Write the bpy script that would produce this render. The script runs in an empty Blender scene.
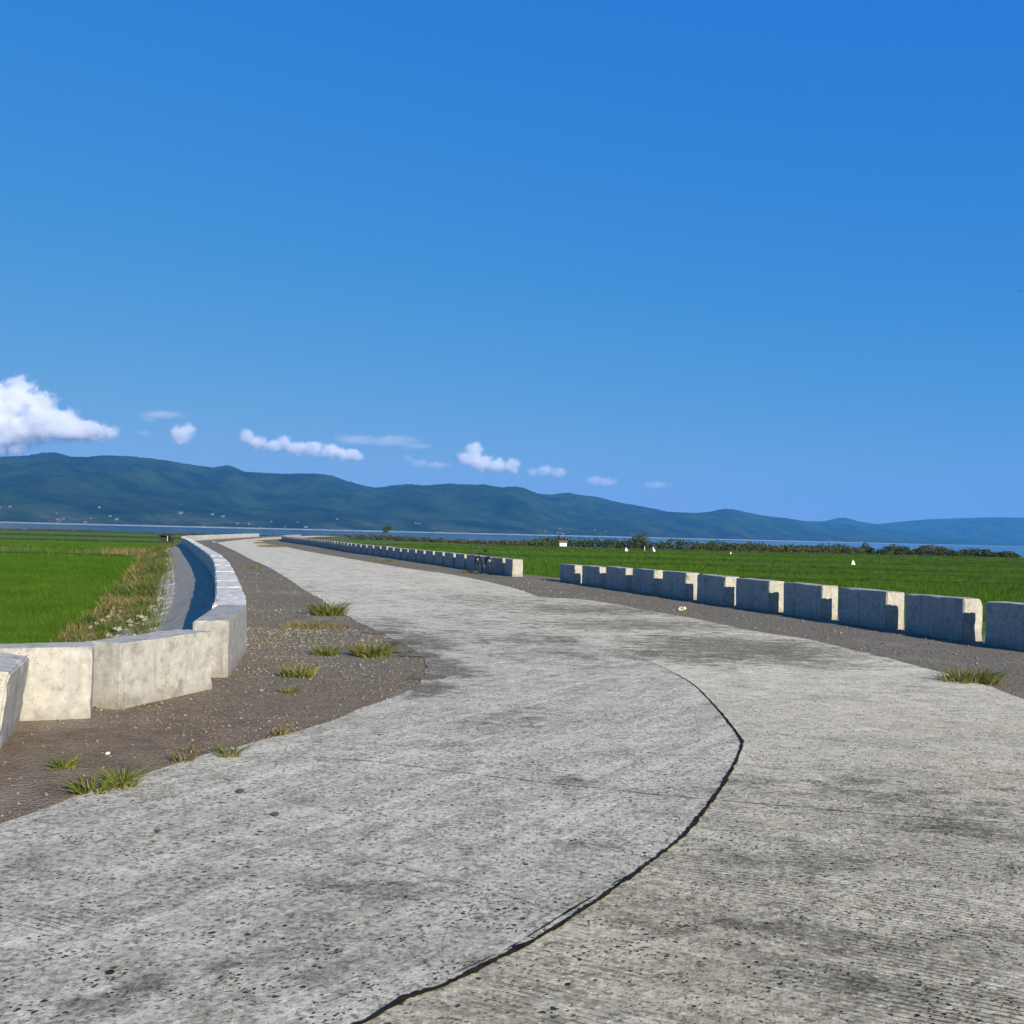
import bpy, bmesh, math, random
import numpy as np
from mathutils import Vector, Matrix, noise as mn, geometry as mg

random.seed(7); RNG = np.random.default_rng(7)
S = bpy.context.scene; COL = S.collection
R = math.radians
F = 1000.0; EYE = Vector((0, 0, 1.6))
PITCH, ROLL = R(1.27), R(1.38)
SUN_AZ, SUN_EL = R(147), R(23.5)      # clockwise from +Y

# ------------------------------------------------------------------ camera
cd = bpy.data.cameras.new('camera'); cam = bpy.data.objects.new('camera', cd); COL.objects.link(cam)
cd.sensor_width = 36; cd.lens = 36 * F / 1024; cd.clip_start = .05; cd.clip_end = 80000
MC = Matrix.Translation(EYE) @ Matrix.Rotation(math.pi/2 + PITCH, 4, 'X') @ Matrix.Rotation(ROLL, 4, 'Z')
cam.matrix_world = MC; S.camera = cam
ROT = MC.to_3x3(); IROT = ROT.transposed()
def ground(px, py, z=0.0):
    """world point at height z seen at a photo pixel: used to survey the place"""
    d = ROT @ Vector(((px-512)/F, (512-py)/F, -1))
    t = (z-EYE.z)/d.z
    return EYE + d*t
def px_of(p):
    q = IROT @ (Vector(p)-EYE)
    return 512 + F*q.x/-q.z, 512 - F*q.y/-q.z
def sky_at(px, py, dist):
    d = ROT @ Vector(((px-512)/F, (512-py)/F, -1))
    return EYE + d*(dist/d.y)

# ------------------------------------------------------------------ helpers
def tag(o, label=None, cat=None, group=None, kind=None):
    if label: o['label'] = label
    if cat: o['category'] = cat
    if group: o['group'] = group
    if kind: o['kind'] = kind
    return o
def link(name, me, mat=None, parent=None, loc=None, rz=None):
    o = bpy.data.objects.new(name, me); COL.objects.link(o)
    if me is not None and mat is not None and not me.materials: me.materials.append(mat)
    if parent: o.parent = parent
    if loc is not None: o.location = loc
    if rz is not None: o.rotation_euler = (0, 0, rz)
    return o
def mesh(name, v, f, smooth=False):
    me = bpy.data.meshes.new(name)
    me.from_pydata([tuple(p) for p in v], [], [tuple(q) for q in f]); me.update()
    if smooth: me.polygons.foreach_set('use_smooth', [True]*len(me.polygons))
    return me
def mesh_np(name, V, Fc, k):
    """V (n,3), Fc (m,k) numpy -> mesh"""
    me = bpy.data.meshes.new(name)
    me.vertices.add(len(V)); me.vertices.foreach_set('co', V.astype(np.float32).ravel())
    m = len(Fc); me.loops.add(m*k); me.loops.foreach_set('vertex_index', Fc.astype(np.int32).ravel())
    me.polygons.add(m); me.polygons.foreach_set('loop_start', np.arange(0, m*k, k, dtype=np.int32))
    me.polygons.foreach_set('loop_total', np.full(m, k, dtype=np.int32))
    me.update(calc_edges=True); me.validate(); return me

class MB:
    def __init__(s): s.v = []; s.f = []
    def add(s, v, f):
        b = len(s.v); s.v += [tuple(p) for p in v]; s.f += [tuple(i+b for i in q) for q in f]
    def box(s, c, d, rot=None):
        x, y, z = [k/2 for k in d]
        v = [Vector((a*x, b*y, e*z)) for a in (-1, 1) for b in (-1, 1) for e in (-1, 1)]
        if rot: v = [rot @ p for p in v]
        v = [p+Vector(c) for p in v]
        s.add(v, [(0,1,3,2),(4,6,7,5),(0,4,5,1),(2,3,7,6),(0,2,6,4),(1,5,7,3)])
    def tube(s, pts, r, n=8, closed=False, cap=True):
        pts = [Vector(p) for p in pts]; m = len(pts)
        rs = r if isinstance(r, (list, tuple)) else [r]*m
        v = []; up0 = None
        for i, p in enumerate(pts):
            if closed: t = pts[(i+1) % m]-pts[i-1]
            else: t = pts[min(i+1, m-1)]-pts[max(i-1, 0)]
            t.normalize()
            if up0 is None: up0 = t.orthogonal().normalized()
            up0 = (up0 - t*up0.dot(t)).normalized(); b = t.cross(up0)
            for k in range(n):
                a = 2*math.pi*k/n
                v.append(p + (up0*math.cos(a)+b*math.sin(a))*rs[i])
        f = []
        for i in range(m if closed else m-1):
            j = (i+1) % m
            for k in range(n):
                l = (k+1) % n
                f.append((i*n+k, j*n+k, j*n+l, i*n+l))
        if not closed and cap: f += [tuple(range(n)), tuple(range((m-1)*n, m*n))[::-1]]
        s.add(v, f)
    def build(s, name, mat, parent=None, smooth=True, **k):
        me = mesh(name, s.v, s.f, smooth)
        bm = bmesh.new(); bm.from_mesh(me); bmesh.ops.recalc_face_normals(bm, faces=bm.faces); bm.to_mesh(me); bm.free()
        return link(name, me, mat, parent, **k)

def spline(P, step=.5):
    """Catmull-Rom through 2D points resampled at about step"""
    P = [Vector((p[0], p[1])) for p in P]
    Q = [P[0]*2-P[1]] + P + [P[-1]*2-P[-2]]; out = []
    for i in range(1, len(Q)-2):
        a, b, c, d = Q[i-1], Q[i], Q[i+1], Q[i+2]
        n = max(2, int((c-b).length/step))
        for k in range(n):
            t = k/n
            out.append(.5*((2*b)+(c-a)*t+(2*a-5*b+4*c-d)*t*t+(3*b-a-3*c+d)*t*t*t))
    out.append(P[-1]); return out
class Path:
    def __init__(s, P, step=.25):
        P = [(x+.038, y) for x, y in P]
        s.p = spline(P, step); s.s = [0]
        for a, b in zip(s.p, s.p[1:]): s.s.append(s.s[-1]+(b-a).length)
        s.L = s.s[-1]
    def at(s, t):
        t = max(0, min(s.L, t)); i = int(np.searchsorted(s.s, t)); i = max(1, min(len(s.p)-1, i))
        k = (t-s.s[i-1])/max(1e-9, s.s[i]-s.s[i-1]); return s.p[i-1].lerp(s.p[i], k)
    def tan(s, t):
        return (s.at(t+.3)-s.at(t-.3)).normalized()
    def at_px(s, px, z):
        best = None
        for i in range(int(s.L/.02)):
            p = s.at(i*.02); x = px_of((p.x, p.y, z))[0]
            if best is None or abs(x-px) < best[0]: best = (abs(x-px), i*.02)
        return best[1]

# ------------------------------------------------------------------ node helper
class G:
    def __init__(s, name, disp=False):
        s.m = bpy.data.materials.new(name); s.m.use_nodes = True
        s.t = s.m.node_tree; s.t.nodes.clear()
        s.out = s.t.nodes.new('ShaderNodeOutputMaterial')
        s.co = None
    def n(s, typ, props=None, **ins):
        nd = s.t.nodes.new('ShaderNode'+typ)
        for k, v in (props or {}).items(): setattr(nd, k, v)
        for k, v in ins.items():
            key = k.replace('_', ' ')
            if k[0] == 'i' and k[1:].isdigit(): key = int(k[1:])
            s.set(nd, key, v)
        return nd
    def set(s, nd, key, v):
        sock = nd.inputs[key]
        if isinstance(v, bpy.types.Node): s.t.links.new(v.outputs[0], sock)
        elif isinstance(v, bpy.types.NodeSocket): s.t.links.new(v, sock)
        elif isinstance(v, (tuple, list)) and len(v) == 3 and sock.type == 'RGBA': sock.default_value = (*v, 1)
        else: sock.default_value = v
    def coord(s, kind='Object'):
        if s.co is None: s.co = s.t.nodes.new('ShaderNodeTexCoord')
        return s.co.outputs[kind]
    def world(s): return s.t.nodes.new('ShaderNodeNewGeometry').outputs['Position']
    def map(s, vec, scale=(1,1,1), rot=0, loc=(0,0,0)):
        if rot: vec = s.n('VectorRotate', {'rotation_type': 'Z_AXIS'}, Vector=vec, Angle=-rot)     # x' runs along direction rot
        return s.n('Mapping', i0=vec, Scale=scale, Location=loc)
    def noise(s, vec, scale, detail=4, rough=.55, dist=0):
        return s.n('TexNoise', i0=vec, Scale=scale, Detail=detail, Roughness=rough, Distortion=dist).outputs['Fac']
    def vor(s, vec, scale, feature='F1', out='Distance', rand=1):
        return s.n('TexVoronoi', {'feature': feature}, i0=vec, Scale=scale, Randomness=rand).outputs[out]
    def ramp(s, fac, a, b, lo=0.0, hi=1.0):
        return s.n('MapRange', Value=fac, i1=a, i2=b, i3=lo, i4=hi).outputs[0]
    def math(s, op, a, b=0.0, c=0.0): return s.n('Math', {'operation': op}, i0=a, i1=b, i2=c).outputs[0]
    def mul(s, a, b): return s.math('MULTIPLY', a, b)
    def plus(s, a, b): return s.math('ADD', a, b)
    def mix(s, fac, a, b):
        nd = s.t.nodes.new('ShaderNodeMix'); nd.data_type = 'RGBA'
        s.set(nd, 0, fac); s.set(nd, 6, a); s.set(nd, 7, b); return nd.outputs[2]
    def blob(s, vec, cx, cy, rx, ry, rot=0, soft=.5):
        """1 inside an ellipse on the ground, falling to 0"""
        m = s.n('VectorMath', {'operation': 'SUBTRACT'}, i0=vec, i1=(cx, cy, 0))
        r = s.n('VectorRotate', {'rotation_type': 'Z_AXIS'}, Vector=m, Angle=-rot)
        q = s.n('VectorMath', {'operation': 'MULTIPLY'}, i0=r, i1=(1/rx, 1/ry, 0))
        l = s.n('VectorMath', {'operation': 'LENGTH'}, i0=q).outputs['Value']
        return s.ramp(l, 1+soft, 1-soft)
    def bump(s, h, strength=.5, dist=.02, normal=None):
        b = s.n('Bump', Strength=strength, Distance=dist, Height=h)
        if normal is not None: s.set(b, 'Normal', normal)
        return b
    def principled(s, col, rough=.9, normal=None, spec=.3, **k):
        p = s.n('BsdfPrincipled', Base_Color=col, Roughness=rough)
        s.set(p, 'Specular IOR Level', spec)
        for a, v in k.items(): s.set(p, a.replace('_', ' '), v)
        if normal is not None: s.set(p, 'Normal', normal)
        s.t.links.new(p.outputs[0], s.out.inputs[0]); return s.m

def plain(name, col, rough=.7, var=.25, scale=6, metal=0.0, spec=.3):
    g = G(name); v = g.coord()
    n = g.noise(v, scale, 3)
    c = g.mix(g.ramp(n, .3, .7), tuple(c*(1-var) for c in col), tuple(min(1, c*(1+var)) for c in col))
    return g.principled(c, rough, g.bump(n, .2, .01), spec, Metallic=metal)

# ------------------------------------------------------------------ materials
def mat_road(name, kind):
    """kind 0: smoother left lane, 1: raked right lane"""
    g = G(name); v = g.world()
    big = g.noise(v, .35, 3, .6)
    mid = g.noise(v, 1.7, 5, .62, .4)
    far = g.noise(g.map(v, (.22, 1.3, 1), R(8)), .9, 5, .7, .6)
    fine = g.noise(v, 34, 6, .8)
    gritn = g.noise(v, 95, 3, .7)
    ang = R(62) if kind == 0 else R(-27)
    streak = g.noise(g.map(v, (.45, 7, 1), R(57)), 1.0, 5, .65, .3) if kind == 0 else g.noise(g.map(v, (.6, 11, 1), R(-27)), 1.0, 4, .65, .2)
    thinl = g.noise(g.map(v, (.7, 26, 1), R(60)), 1.0, 4, .6, .2) if kind == 0 else g.noise(g.map(v, (.8, 24, 1), R(-26)), 1.0, 4, .65, .3)
    # raked lines across the lane
    ra = R(-26) if kind else R(-24)
    wn = g.noise(v, 3.0, 3)
    wave = g.n('TexWave', {'wave_type': 'BANDS', 'bands_direction': 'Y'}, i0=g.map(v, (1, 1, 1), ra), Scale=9.0, Distortion=2.6, Detail=4.0)
    s_ = wave.inputs['Detail Scale']; s_.default_value = 1.6
    wave = wave.outputs['Fac']
    rakemask = g.ramp(g.noise(v, .9, 4, .6), .46 if kind else .60, .66 if kind else .75)
    rake = g.mul(g.ramp(wave, .62, .95), rakemask)
    # pits: sparse dark holes of two sizes
    vw = g.n('VectorMath', {'operation': 'ADD'}, i0=v, i1=g.n('VectorMath', {'operation': 'SCALE'}, i0=g.n('TexNoise', i0=v, Scale=30.0).outputs['Color'], Scale=.03)).outputs[0]
    p1 = g.ramp(g.vor(vw, 15), .20, .12)
    p1m = g.mul(p1, g.ramp(g.noise(v, 2.2, 3), .42, .55))
    p2 = g.mul(g.ramp(g.vor(vw, 36), .30, .18), g.ramp(g.noise(v, 5, 3), .44, .58))
    pits = g.math('MAXIMUM', p1m, p2)
    mott = g.noise(g.map(v, (1, 1, 1), 0), 7.5, 8, .78, .2)
    dash = g.noise(g.map(v, (.55, 1.5, 1), R(-8)), 13, 6, .75, .5)
    chip = g.noise(v, 12, 7, .8, .3)
    worn = g.noise(g.map(v, (1, 1, 1), R(10)), 2.6, 8, .74, .35)
    base = g.mix(g.ramp(mid, .38, .62), (.37, .36, .32), (.56, .55, .50))
    base = g.mix(g.ramp(big, .35, .65), base, (.47, .44, .36) if kind else (.49, .485, .45))
    base = g.mix(g.ramp(streak, .50, .62, 0, .6 if kind == 0 else .3), base, (.72, .71, .66))
    base = g.mix(g.ramp(streak, .44, .32, 0, .5), base, (.22, .215, .19))
    base = g.mix(g.ramp(thinl, .55, .66, 0, .5), base, (.74, .73, .68))
    base = g.mix(g.ramp(worn, .52, .60, 0, .38), base, (.19, .183, .155))
    base = g.mix(g.ramp(worn, .45, .36, 0, .5), base, (.72, .70, .64))
    base = g.mix(g.ramp(mott, .48, .38, 0, .25), base, (.13, .125, .105))
    base = g.mix(g.ramp(mott, .54, .66, 0, .25), base, (.74, .72, .66))
    base = g.mix(g.ramp(chip, .41, .36, 0, .8), base, (.09, .086, .072))
    base = g.mix(g.ramp(chip, .58, .64, 0, .35), base, (.80, .78, .72))
    base = g.mix(g.ramp(fine, .49, .38, 0, .85), base, (.09, .086, .074))
    base = g.mix(g.ramp(fine, .54, .64, 0, .7), base, (.82, .80, .74))
    base = g.mix(g.ramp(gritn, .45, .3, 0, .5), base, (.12, .115, .10))
    base = g.mix(g.mul(g.mul(rake, .8), g.ramp(fine, .62, .44, .15, 1)), base, (.09, .086, .074))
    stains = [(ground(px, py).x, ground(px, py).y, rx, ry, ro, am) for px, py, rx, ry, ro, am in
        [(735,648,1.7,1.7,.2,1.0), (690,655,1.2,1.0,0,.85), (640,625,2.2,1.6,.2,.75), (600,610,2.4,1.8,.3,.8), (540,640,1.2,1.2,.2,.6), (480,600,2.5,3,.3,.5), (800,662,.8,.8,0,.8), (560,655,1.0,.8,0,.55), (350,590,1.2,3,.4,.35), (440,668,.38,.9,.3,1.0), (428,690,.3,.6,0,.9), (420,642,.5,1.4,.2,.85), (385,625,.6,1.6,.2,.6),
         (145,988,.11,.09,.6,1.0), (120,1000,.22,.12,.6,.6), (300,960,.30,.22,.5,.42), (360,890,.5,.3,.4,.3), (590,848,.16,.08,0,.45), (560,783,.2,.14,0,.7), (520,720,.7,.5,0,.45),
         (660,930,.35,.10,-.4,.75), (780,930,.5,.18,-.4,.6), (860,985,.4,.12,-.4,.6), (900,800,1.0,.5,-.3,.5), (960,830,.7,.3,-.3,.55), (760,860,.6,.35,0,.4), (480,620,1.6,2.2,.2,.35)]]
    acc = 0.0
    for x, y, rx, ry, ro, am in stains:
        acc = g.math('MAXIMUM', g.mul(g.blob(v, x, y, rx, ry, ro, .6), am), acc)
    sn = g.noise(g.map(v, (.6, 1.3, 1)), 3.2, 7, .75, .4)
    st = g.ramp(g.plus(g.plus(g.mul(acc, .36), sn), g.mul(g.math('SUBTRACT', mott, .5), .9)), .58, .80, 0, .9)
    st = g.mul(st, g.ramp(fine, .66, .46, .55, 1))
    base = g.mix(st, base, (.085, .08, .068))
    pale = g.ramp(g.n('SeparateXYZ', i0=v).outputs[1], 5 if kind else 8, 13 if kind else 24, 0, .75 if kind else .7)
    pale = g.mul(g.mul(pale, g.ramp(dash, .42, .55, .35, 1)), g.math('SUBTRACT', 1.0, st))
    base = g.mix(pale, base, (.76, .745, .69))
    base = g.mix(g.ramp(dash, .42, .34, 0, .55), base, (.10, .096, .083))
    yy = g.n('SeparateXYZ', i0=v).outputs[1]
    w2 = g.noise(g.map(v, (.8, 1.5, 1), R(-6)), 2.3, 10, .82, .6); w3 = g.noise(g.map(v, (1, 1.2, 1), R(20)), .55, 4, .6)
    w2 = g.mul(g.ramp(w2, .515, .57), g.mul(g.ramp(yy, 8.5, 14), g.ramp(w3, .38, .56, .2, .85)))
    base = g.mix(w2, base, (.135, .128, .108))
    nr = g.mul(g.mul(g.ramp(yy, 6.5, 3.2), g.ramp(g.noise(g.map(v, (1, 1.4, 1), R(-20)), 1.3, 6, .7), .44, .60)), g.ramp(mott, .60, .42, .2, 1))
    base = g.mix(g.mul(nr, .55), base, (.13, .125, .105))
    base = g.mix(pits, base, (.04, .038, .034))
    tint = g.n('Mix', {'data_type': 'RGBA', 'blend_type': 'MULTIPLY'}); g.set(tint, 0, 1.0); g.set(tint, 6, base); g.set(tint, 7, (1.0, .925, .73) if kind else (1.0, .935, .77)); base = tint.outputs[2]
    h = g.math('SUBTRACT', g.plus(g.mul(mott, .8), g.plus(g.mul(fine, .6), g.mul(gritn, .3))), g.plus(g.mul(pits, .9), g.mul(rake, .8)))
    return g.principled(base, .92, g.bump(h, .8, .012), .15)

def mat_block(name, base=(.40, .385, .345), warm=(.46, .43, .36)):
    g = G(name); v = g.coord(); oi = g.t.nodes.new('ShaderNodeObjectInfo')
    off = g.n('VectorMath', {'operation': 'ADD'}, i0=v, i1=g.n('VectorMath', {'operation': 'SCALE'}, i0=oi.outputs['Location'], Scale=1.7)).outputs[0]
    a = g.noise(off, 2.3, 5, .6, .3); b = g.noise(off, 14, 5, .65); c = g.noise(g.map(off, (6, 6, .8)), 1.6, 5, .6)
    col = g.mix(g.ramp(a, .35, .65), base, warm)
    col = g.mix(g.ramp(oi.outputs['Random'], 0, 1, 0, .25), col, (.30, .29, .27))
    col = g.mix(g.ramp(c, .52, .72, 0, .55), col, (.20, .19, .165))
    col = g.mix(g.ramp(b, .54, .68, 0, .55), col, (.19, .18, .15))
    drip = g.noise(g.map(off, (11, 11, .5)), 1.0, 5, .7)
    col = g.mix(g.mul(g.ramp(drip, .54, .68, 0, .6), g.ramp(a, .4, .6)), col, (.14, .13, .10))
    col = g.mix(g.mul(g.ramp(g.noise(off, 4.5, 6, .7), .54, .64), .5), col, (.15, .14, .115))
    col = g.mix(g.ramp(b, .45, .3, 0, .5), col, (.56, .54, .49))
    z = g.n('SeparateXYZ', i0=v).outputs[2]
    foot = g.mul(g.ramp(z, .16, 0.0), g.ramp(a, .35, .6, .3, 1))
    col = g.mix(g.mul(foot, .65), col, (.17, .145, .11))
    pits = g.mul(g.ramp(g.vor(off, 38), .2, .1), g.ramp(a, .5, .6))
    col = g.mix(g.mul(pits, .7), col, (.08, .075, .06))
    h = g.math('SUBTRACT', g.plus(b, g.mul(a, 1.5)), pits)
    return g.principled(col, .9, g.bump(h, .45, .012), .2)

def mat_gravel(thin=False):
    g = G('thin_grit' if thin else 'gravel'); v = g.world()
    big = g.noise(v, .45, 4, .6); mid = g.noise(v, 3.5, 5, .65)
    cells = g.vor(v, 38, 'F1', 'Color'); cs = g.n('SeparateColor', i0=cells).outputs[0]
    d = g.vor(v, 38); c2 = g.vor(v, 95, 'F1', 'Color'); c2s = g.n('SeparateColor', i0=c2).outputs[1]
    y = g.n('SeparateXYZ', i0=v).outputs[1]
    nearf = g.mul(g.ramp(y, 13, 8), g.ramp(big, .3, .55, .7, 1))
    col = g.mix(g.ramp(cs, .2, 1), (.125, .107, .074), (.27, .235, .17))
    col = g.mix(g.ramp(c2s, .35, .8, 0, .6), col, (.075, .063, .043))
    col = g.mix(g.ramp(c2s, .93, .97, 0, .8), col, (.50, .47, .41))
    earth = g.mix(g.ramp(mid, .35, .7), (.125, .086, .050), (.245, .178, .108))
    col = g.mix(g.mul(nearf, .75), col, earth)
    col = g.mix(g.ramp(big, .55, .7, 0, .45), col, (.28, .25, .195))
    h = g.plus(g.plus(g.mul(mid, .4), g.mul(d, -.8)), g.mul(c2s, .25))
    g.principled(col, .95, g.bump(h, .6, .025), .1)
    if thin:      # a skin of grit that thins out raggedly towards its rim
        at = g.n('Attribute', {'attribute_name': 'rim'}).outputs['Fac']
        sp = g.noise(v, 21, 6, .75); lg = g.noise(v, 3.2, 4, .6)
        a = g.ramp(g.plus(g.plus(g.mul(sp, .9), g.mul(lg, .9)), g.mul(at, -.75)), .44, .56)
        bs = g.out.inputs[0].links[0].from_socket; tr = g.n('BsdfTransparent')
        mx = g.n('MixShader', i0=a, i1=tr, i2=bs); g.t.links.new(mx.outputs[0], g.out.inputs[0])
    return g.m

def mat_field():
    g = G('rice_ground'); v = g.world()
    strips = g.noise(g.map(v, (.012, .16, 1), R(4)), 1.0, 5, .6, .3)
    a = g.noise(v, .05, 5, .6); b = g.noise(g.map(v, (.5, 1.5, 1)), 1.2, 5, .65); c = g.noise(g.map(v, (.06, .5, 1)), 1.0, 5, .6)
    col = g.mix(g.ramp(strips, .36, .60), (.046, .108, .010), (.080, .155, .018))
    col = g.mix(g.ramp(a, .5, .72, 0, .5), col, (.088, .148, .028))
    col = g.mix(g.ramp(c, .54, .66, 0, .55), col, (.024, .050, .007))
    col = g.mix(g.ramp(b, .5, .35, 0, .45), col, (.03, .06, .007))
    y = g.n('SeparateXYZ', i0=v).outputs[1]
    marsh = g.mul(g.ramp(y, 235, 300), g.ramp(g.noise(g.map(v, (.02, .09, 1)), 1, 5), .35, .6))
    col = g.mix(g.mul(marsh, .75), col, (.10, .11, .03))
    return g.principled(col, .9, g.bump(b, .5, .2), .1)

def mat_leaf(name, cols, rough=.7, trans=.3, patch=False):
    g = G(name); gi = g.t.nodes.new('ShaderNodeNewGeometry').outputs['Random Per Island']
    cr = g.t.nodes.new('ShaderNodeValToRGB'); g.set(cr, 0, gi)
    e = cr.color_ramp; n = len(cols)
    while len(e.elements) < n: e.elements.new(.5)
    for i, c in enumerate(cols): e.elements[i].position = i/(n-1); e.elements[i].color = (*c, 1)
    vv = g.world(); nn = g.noise(vv, .7, 3)
    hs = g.n('HueSaturation', Color=cr.outputs[0], Value=g.ramp(nn, .3, .7, .75, 1.25))
    if patch:
        p1 = g.noise(g.map(vv, (.02, .09, 1), R(5)), 1.0, 5, .65, .4); p2 = g.noise(g.map(vv, (.08, .28, 1)), 1.0, 5, .7)
        hs = g.mix(g.ramp(p1, .50, .64, 0, .5), hs, (.10, .175, .028)); hs = g.mix(g.ramp(p2, .46, .34, 0, .6), hs, (.026, .070, .008))
    d = g.n('BsdfDiffuse', Color=hs); t = g.n('BsdfTranslucent', Color=hs)
    mx = g.n('MixShader', i0=trans, i1=d, i2=t); g.t.links.new(mx.outputs[0], g.out.inputs[0]); return g.m

def mat_water():
    g = G('lake_water'); v = g.world()
    n1 = g.noise(g.map(v, (.3, 1, 1)), .6, 4, .6); n2 = g.noise(g.map(v, (.004, .02, 1)), 1, 4)
    return g.principled(g.mix(g.ramp(n2, .4, .6), (.018, .04, .06), (.026, .055, .08)), .12,
                        g.bump(g.plus(n1, g.mul(n2, .5)), .10, .3), .5, IOR=1.33)

def mat_mountain():
    g = G('forest_mountain'); v = g.world(); z = g.n('SeparateXYZ', i0=v).outputs[2]
    a = g.noise(v, .004, 6, .65); b = g.noise(v, .025, 5, .7)
    col = g.mix(g.ramp(a, .4, .6), (.005, .014, .008), (.026, .048, .018))
    col = g.mix(g.ramp(b, .55, .7, 0, .5), col, (.034, .052, .024))
    col = g.mix(g.mul(g.mul(g.ramp(z, 90, 8), g.ramp(a, .50, .60)), g.ramp(b, .45, .6)), col, (.075, .07, .055))
    col = g.mix(g.ramp(z, 3.6, 2.2), col, (.26, .27, .27))  # pale waterline band: sky reflection on ruffled water, painted into the shore colour
    return g.principled(col, .95, g.bump(g.plus(b, a), .8, 30), .05)

M = {}
M['road0'] = mat_road('worn_concrete', 0); M['road1'] = mat_road('raked_concrete', 1)
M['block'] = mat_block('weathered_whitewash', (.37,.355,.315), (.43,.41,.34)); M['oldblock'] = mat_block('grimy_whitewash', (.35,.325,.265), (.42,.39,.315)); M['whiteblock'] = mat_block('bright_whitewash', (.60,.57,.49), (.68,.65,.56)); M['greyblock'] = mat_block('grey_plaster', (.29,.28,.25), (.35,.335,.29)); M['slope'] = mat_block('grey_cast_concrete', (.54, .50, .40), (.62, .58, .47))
M['berm'] = mat_block('dirty_berm_concrete', (.50, .45, .33), (.57, .51, .38)); M['gravel'] = mat_gravel(); M['grit'] = mat_gravel(True); M['field'] = mat_field(); M['water'] = mat_water(); M['mountain'] = mat_mountain()
M['rice'] = mat_leaf('rice_leaf', [(.050,.116,.009), (.072,.150,.013), (.059,.128,.010), (.095,.175,.018)], trans=.35, patch=True)
M['tuft'] = mat_leaf('grass_leaf', [(.06,.095,.012), (.11,.15,.02), (.24,.23,.055), (.08,.11,.015), (.34,.28,.10), (.16,.17,.035)])
M['pale'] = mat_leaf('pale_stem', [(.08,.13,.03), (.14,.17,.05), (.06,.11,.015), (.18,.19,.08)])
M['dry'] = mat_leaf('dry_grass', [(.30,.20,.08), (.20,.15,.05), (.10,.12,.02), (.38,.30,.14), (.14,.10,.04)])
M['weed'] = mat_leaf('weed_leaf', [(.045,.10,.012), (.08,.13,.025), (.16,.15,.05), (.04,.085,.01), (.20,.17,.08), (.06,.12,.016)])
M['reed'] = mat_leaf('reed_leaf', [(.07,.09,.03), (.11,.115,.04), (.15,.12,.055), (.05,.075,.024), (.13,.13,.05)], trans=.5)
M['bush'] = mat_leaf('bush_leaf', [(.045,.075,.022), (.07,.10,.03), (.12,.115,.045), (.04,.065,.02), (.10,.12,.04)], trans=.5)
M['crown'] = mat_leaf('tree_leaf', [(.04,.09,.02), (.07,.12,.03), (.05,.10,.025)])
M['bark'] = plain('bark', (.10, .08, .06), .9)
M['earth'] = plain('bank_earth', (.055, .065, .022), .95, .4, 1.5)
M['bund'] = plain('grassy_ridge', (.030, .052, .010), 1.0, .4, 1.5, 0, 0)
M['stone'] = mat_leaf('loose_stone', [(.12,.105,.08), (.19,.17,.13), (.25,.225,.175), (.09,.078,.058), (.17,.15,.115), (.28,.255,.20)], trans=0)
M['rubble'] = plain('pale_rubble', (.27, .235, .18), .9, .3, 9)
M['crack'] = plain('tarry_joint', (.026, .022, .016), 1.0, .4, 20, 0, 0)
M['lip'] = plain('pale_joint_edge', (.36, .355, .33), .9, .35, 25)
M['tyre'] = plain('tyre_rubber', (.02, .02, .022), .8); M['frame'] = plain('dark_grey_paint', (.045, .05, .055), .4)
M['metal'] = plain('dull_metal', (.35, .35, .36), .35, .2, 6, .9)
M['white'] = plain('white_sheet', (.80, .82, .74), .6, .08); M['roofred'] = plain('rusty_roof', (.20, .09, .07), .7)
M['darkwood'] = plain('dark_timber', (.035, .03, .028), .9); M['palewood'] = plain('pale_post', (.45, .40, .32), .8)
M['house'] = plain('pale_house_wall', (.13, .125, .115), .8, .1, .02); M['houseroof'] = plain('house_roof', (.16, .13, .12), .8, .3, .02)
M['yellow'] = plain('faded_yellow_plastic', (.75, .70, .42), .5, .15, 30)
M['feather'] = plain('dark_feather', (.03, .035, .05), .7)
M['darkstone'] = plain('dark_stone', (.06, .058, .052), .9, .3, 40)

# ------------------------------------------------------------------ world, sun
W = bpy.data.worlds.new('World'); S.world = W; W.use_nodes = True; nt = W.node_tree
bg = nt.nodes['Background']; sk = nt.nodes.new('ShaderNodeTexSky'); sk.sky_type = 'NISHITA'; sk.sun_disc = False
sk.sun_elevation = SUN_EL; sk.sun_rotation = SUN_AZ
sk.altitude = 0; sk.air_density = 1.0; sk.dust_density = .3; sk.ozone_density = 3.0
BGS = .09
se = nt.nodes.new('ShaderNodeSeparateColor'); cb = nt.nodes.new('ShaderNodeCombineColor'); nt.links.new(sk.outputs[0], se.inputs[0])
for i_, (gain, pw) in enumerate(((.33/BGS, 1.34), (.292/BGS, .51), (.40/BGS, .03))):     # deep clear tropical blue
    a_ = nt.nodes.new('ShaderNodeMath'); a_.operation = 'MULTIPLY'; a_.inputs[1].default_value = BGS; nt.links.new(se.outputs[i_], a_.inputs[0])
    b_ = nt.nodes.new('ShaderNodeMath'); b_.operation = 'POWER'; b_.inputs[1].default_value = pw; nt.links.new(a_.outputs[0], b_.inputs[0])
    c_ = nt.nodes.new('ShaderNodeMath'); c_.operation = 'MULTIPLY'; c_.inputs[1].default_value = gain; nt.links.new(b_.outputs[0], c_.inputs[0])
    nt.links.new(c_.outputs[0], cb.inputs[i_])
nt.links.new(cb.outputs[0], bg.inputs[0]); bg.inputs[1].default_value = BGS
ld = bpy.data.lights.new('sun', 'SUN'); ld.energy = 5.0; ld.angle = R(.53); ld.color = (1, .915, .77)
sun = bpy.data.objects.new('sun', ld); COL.objects.link(sun)
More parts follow.
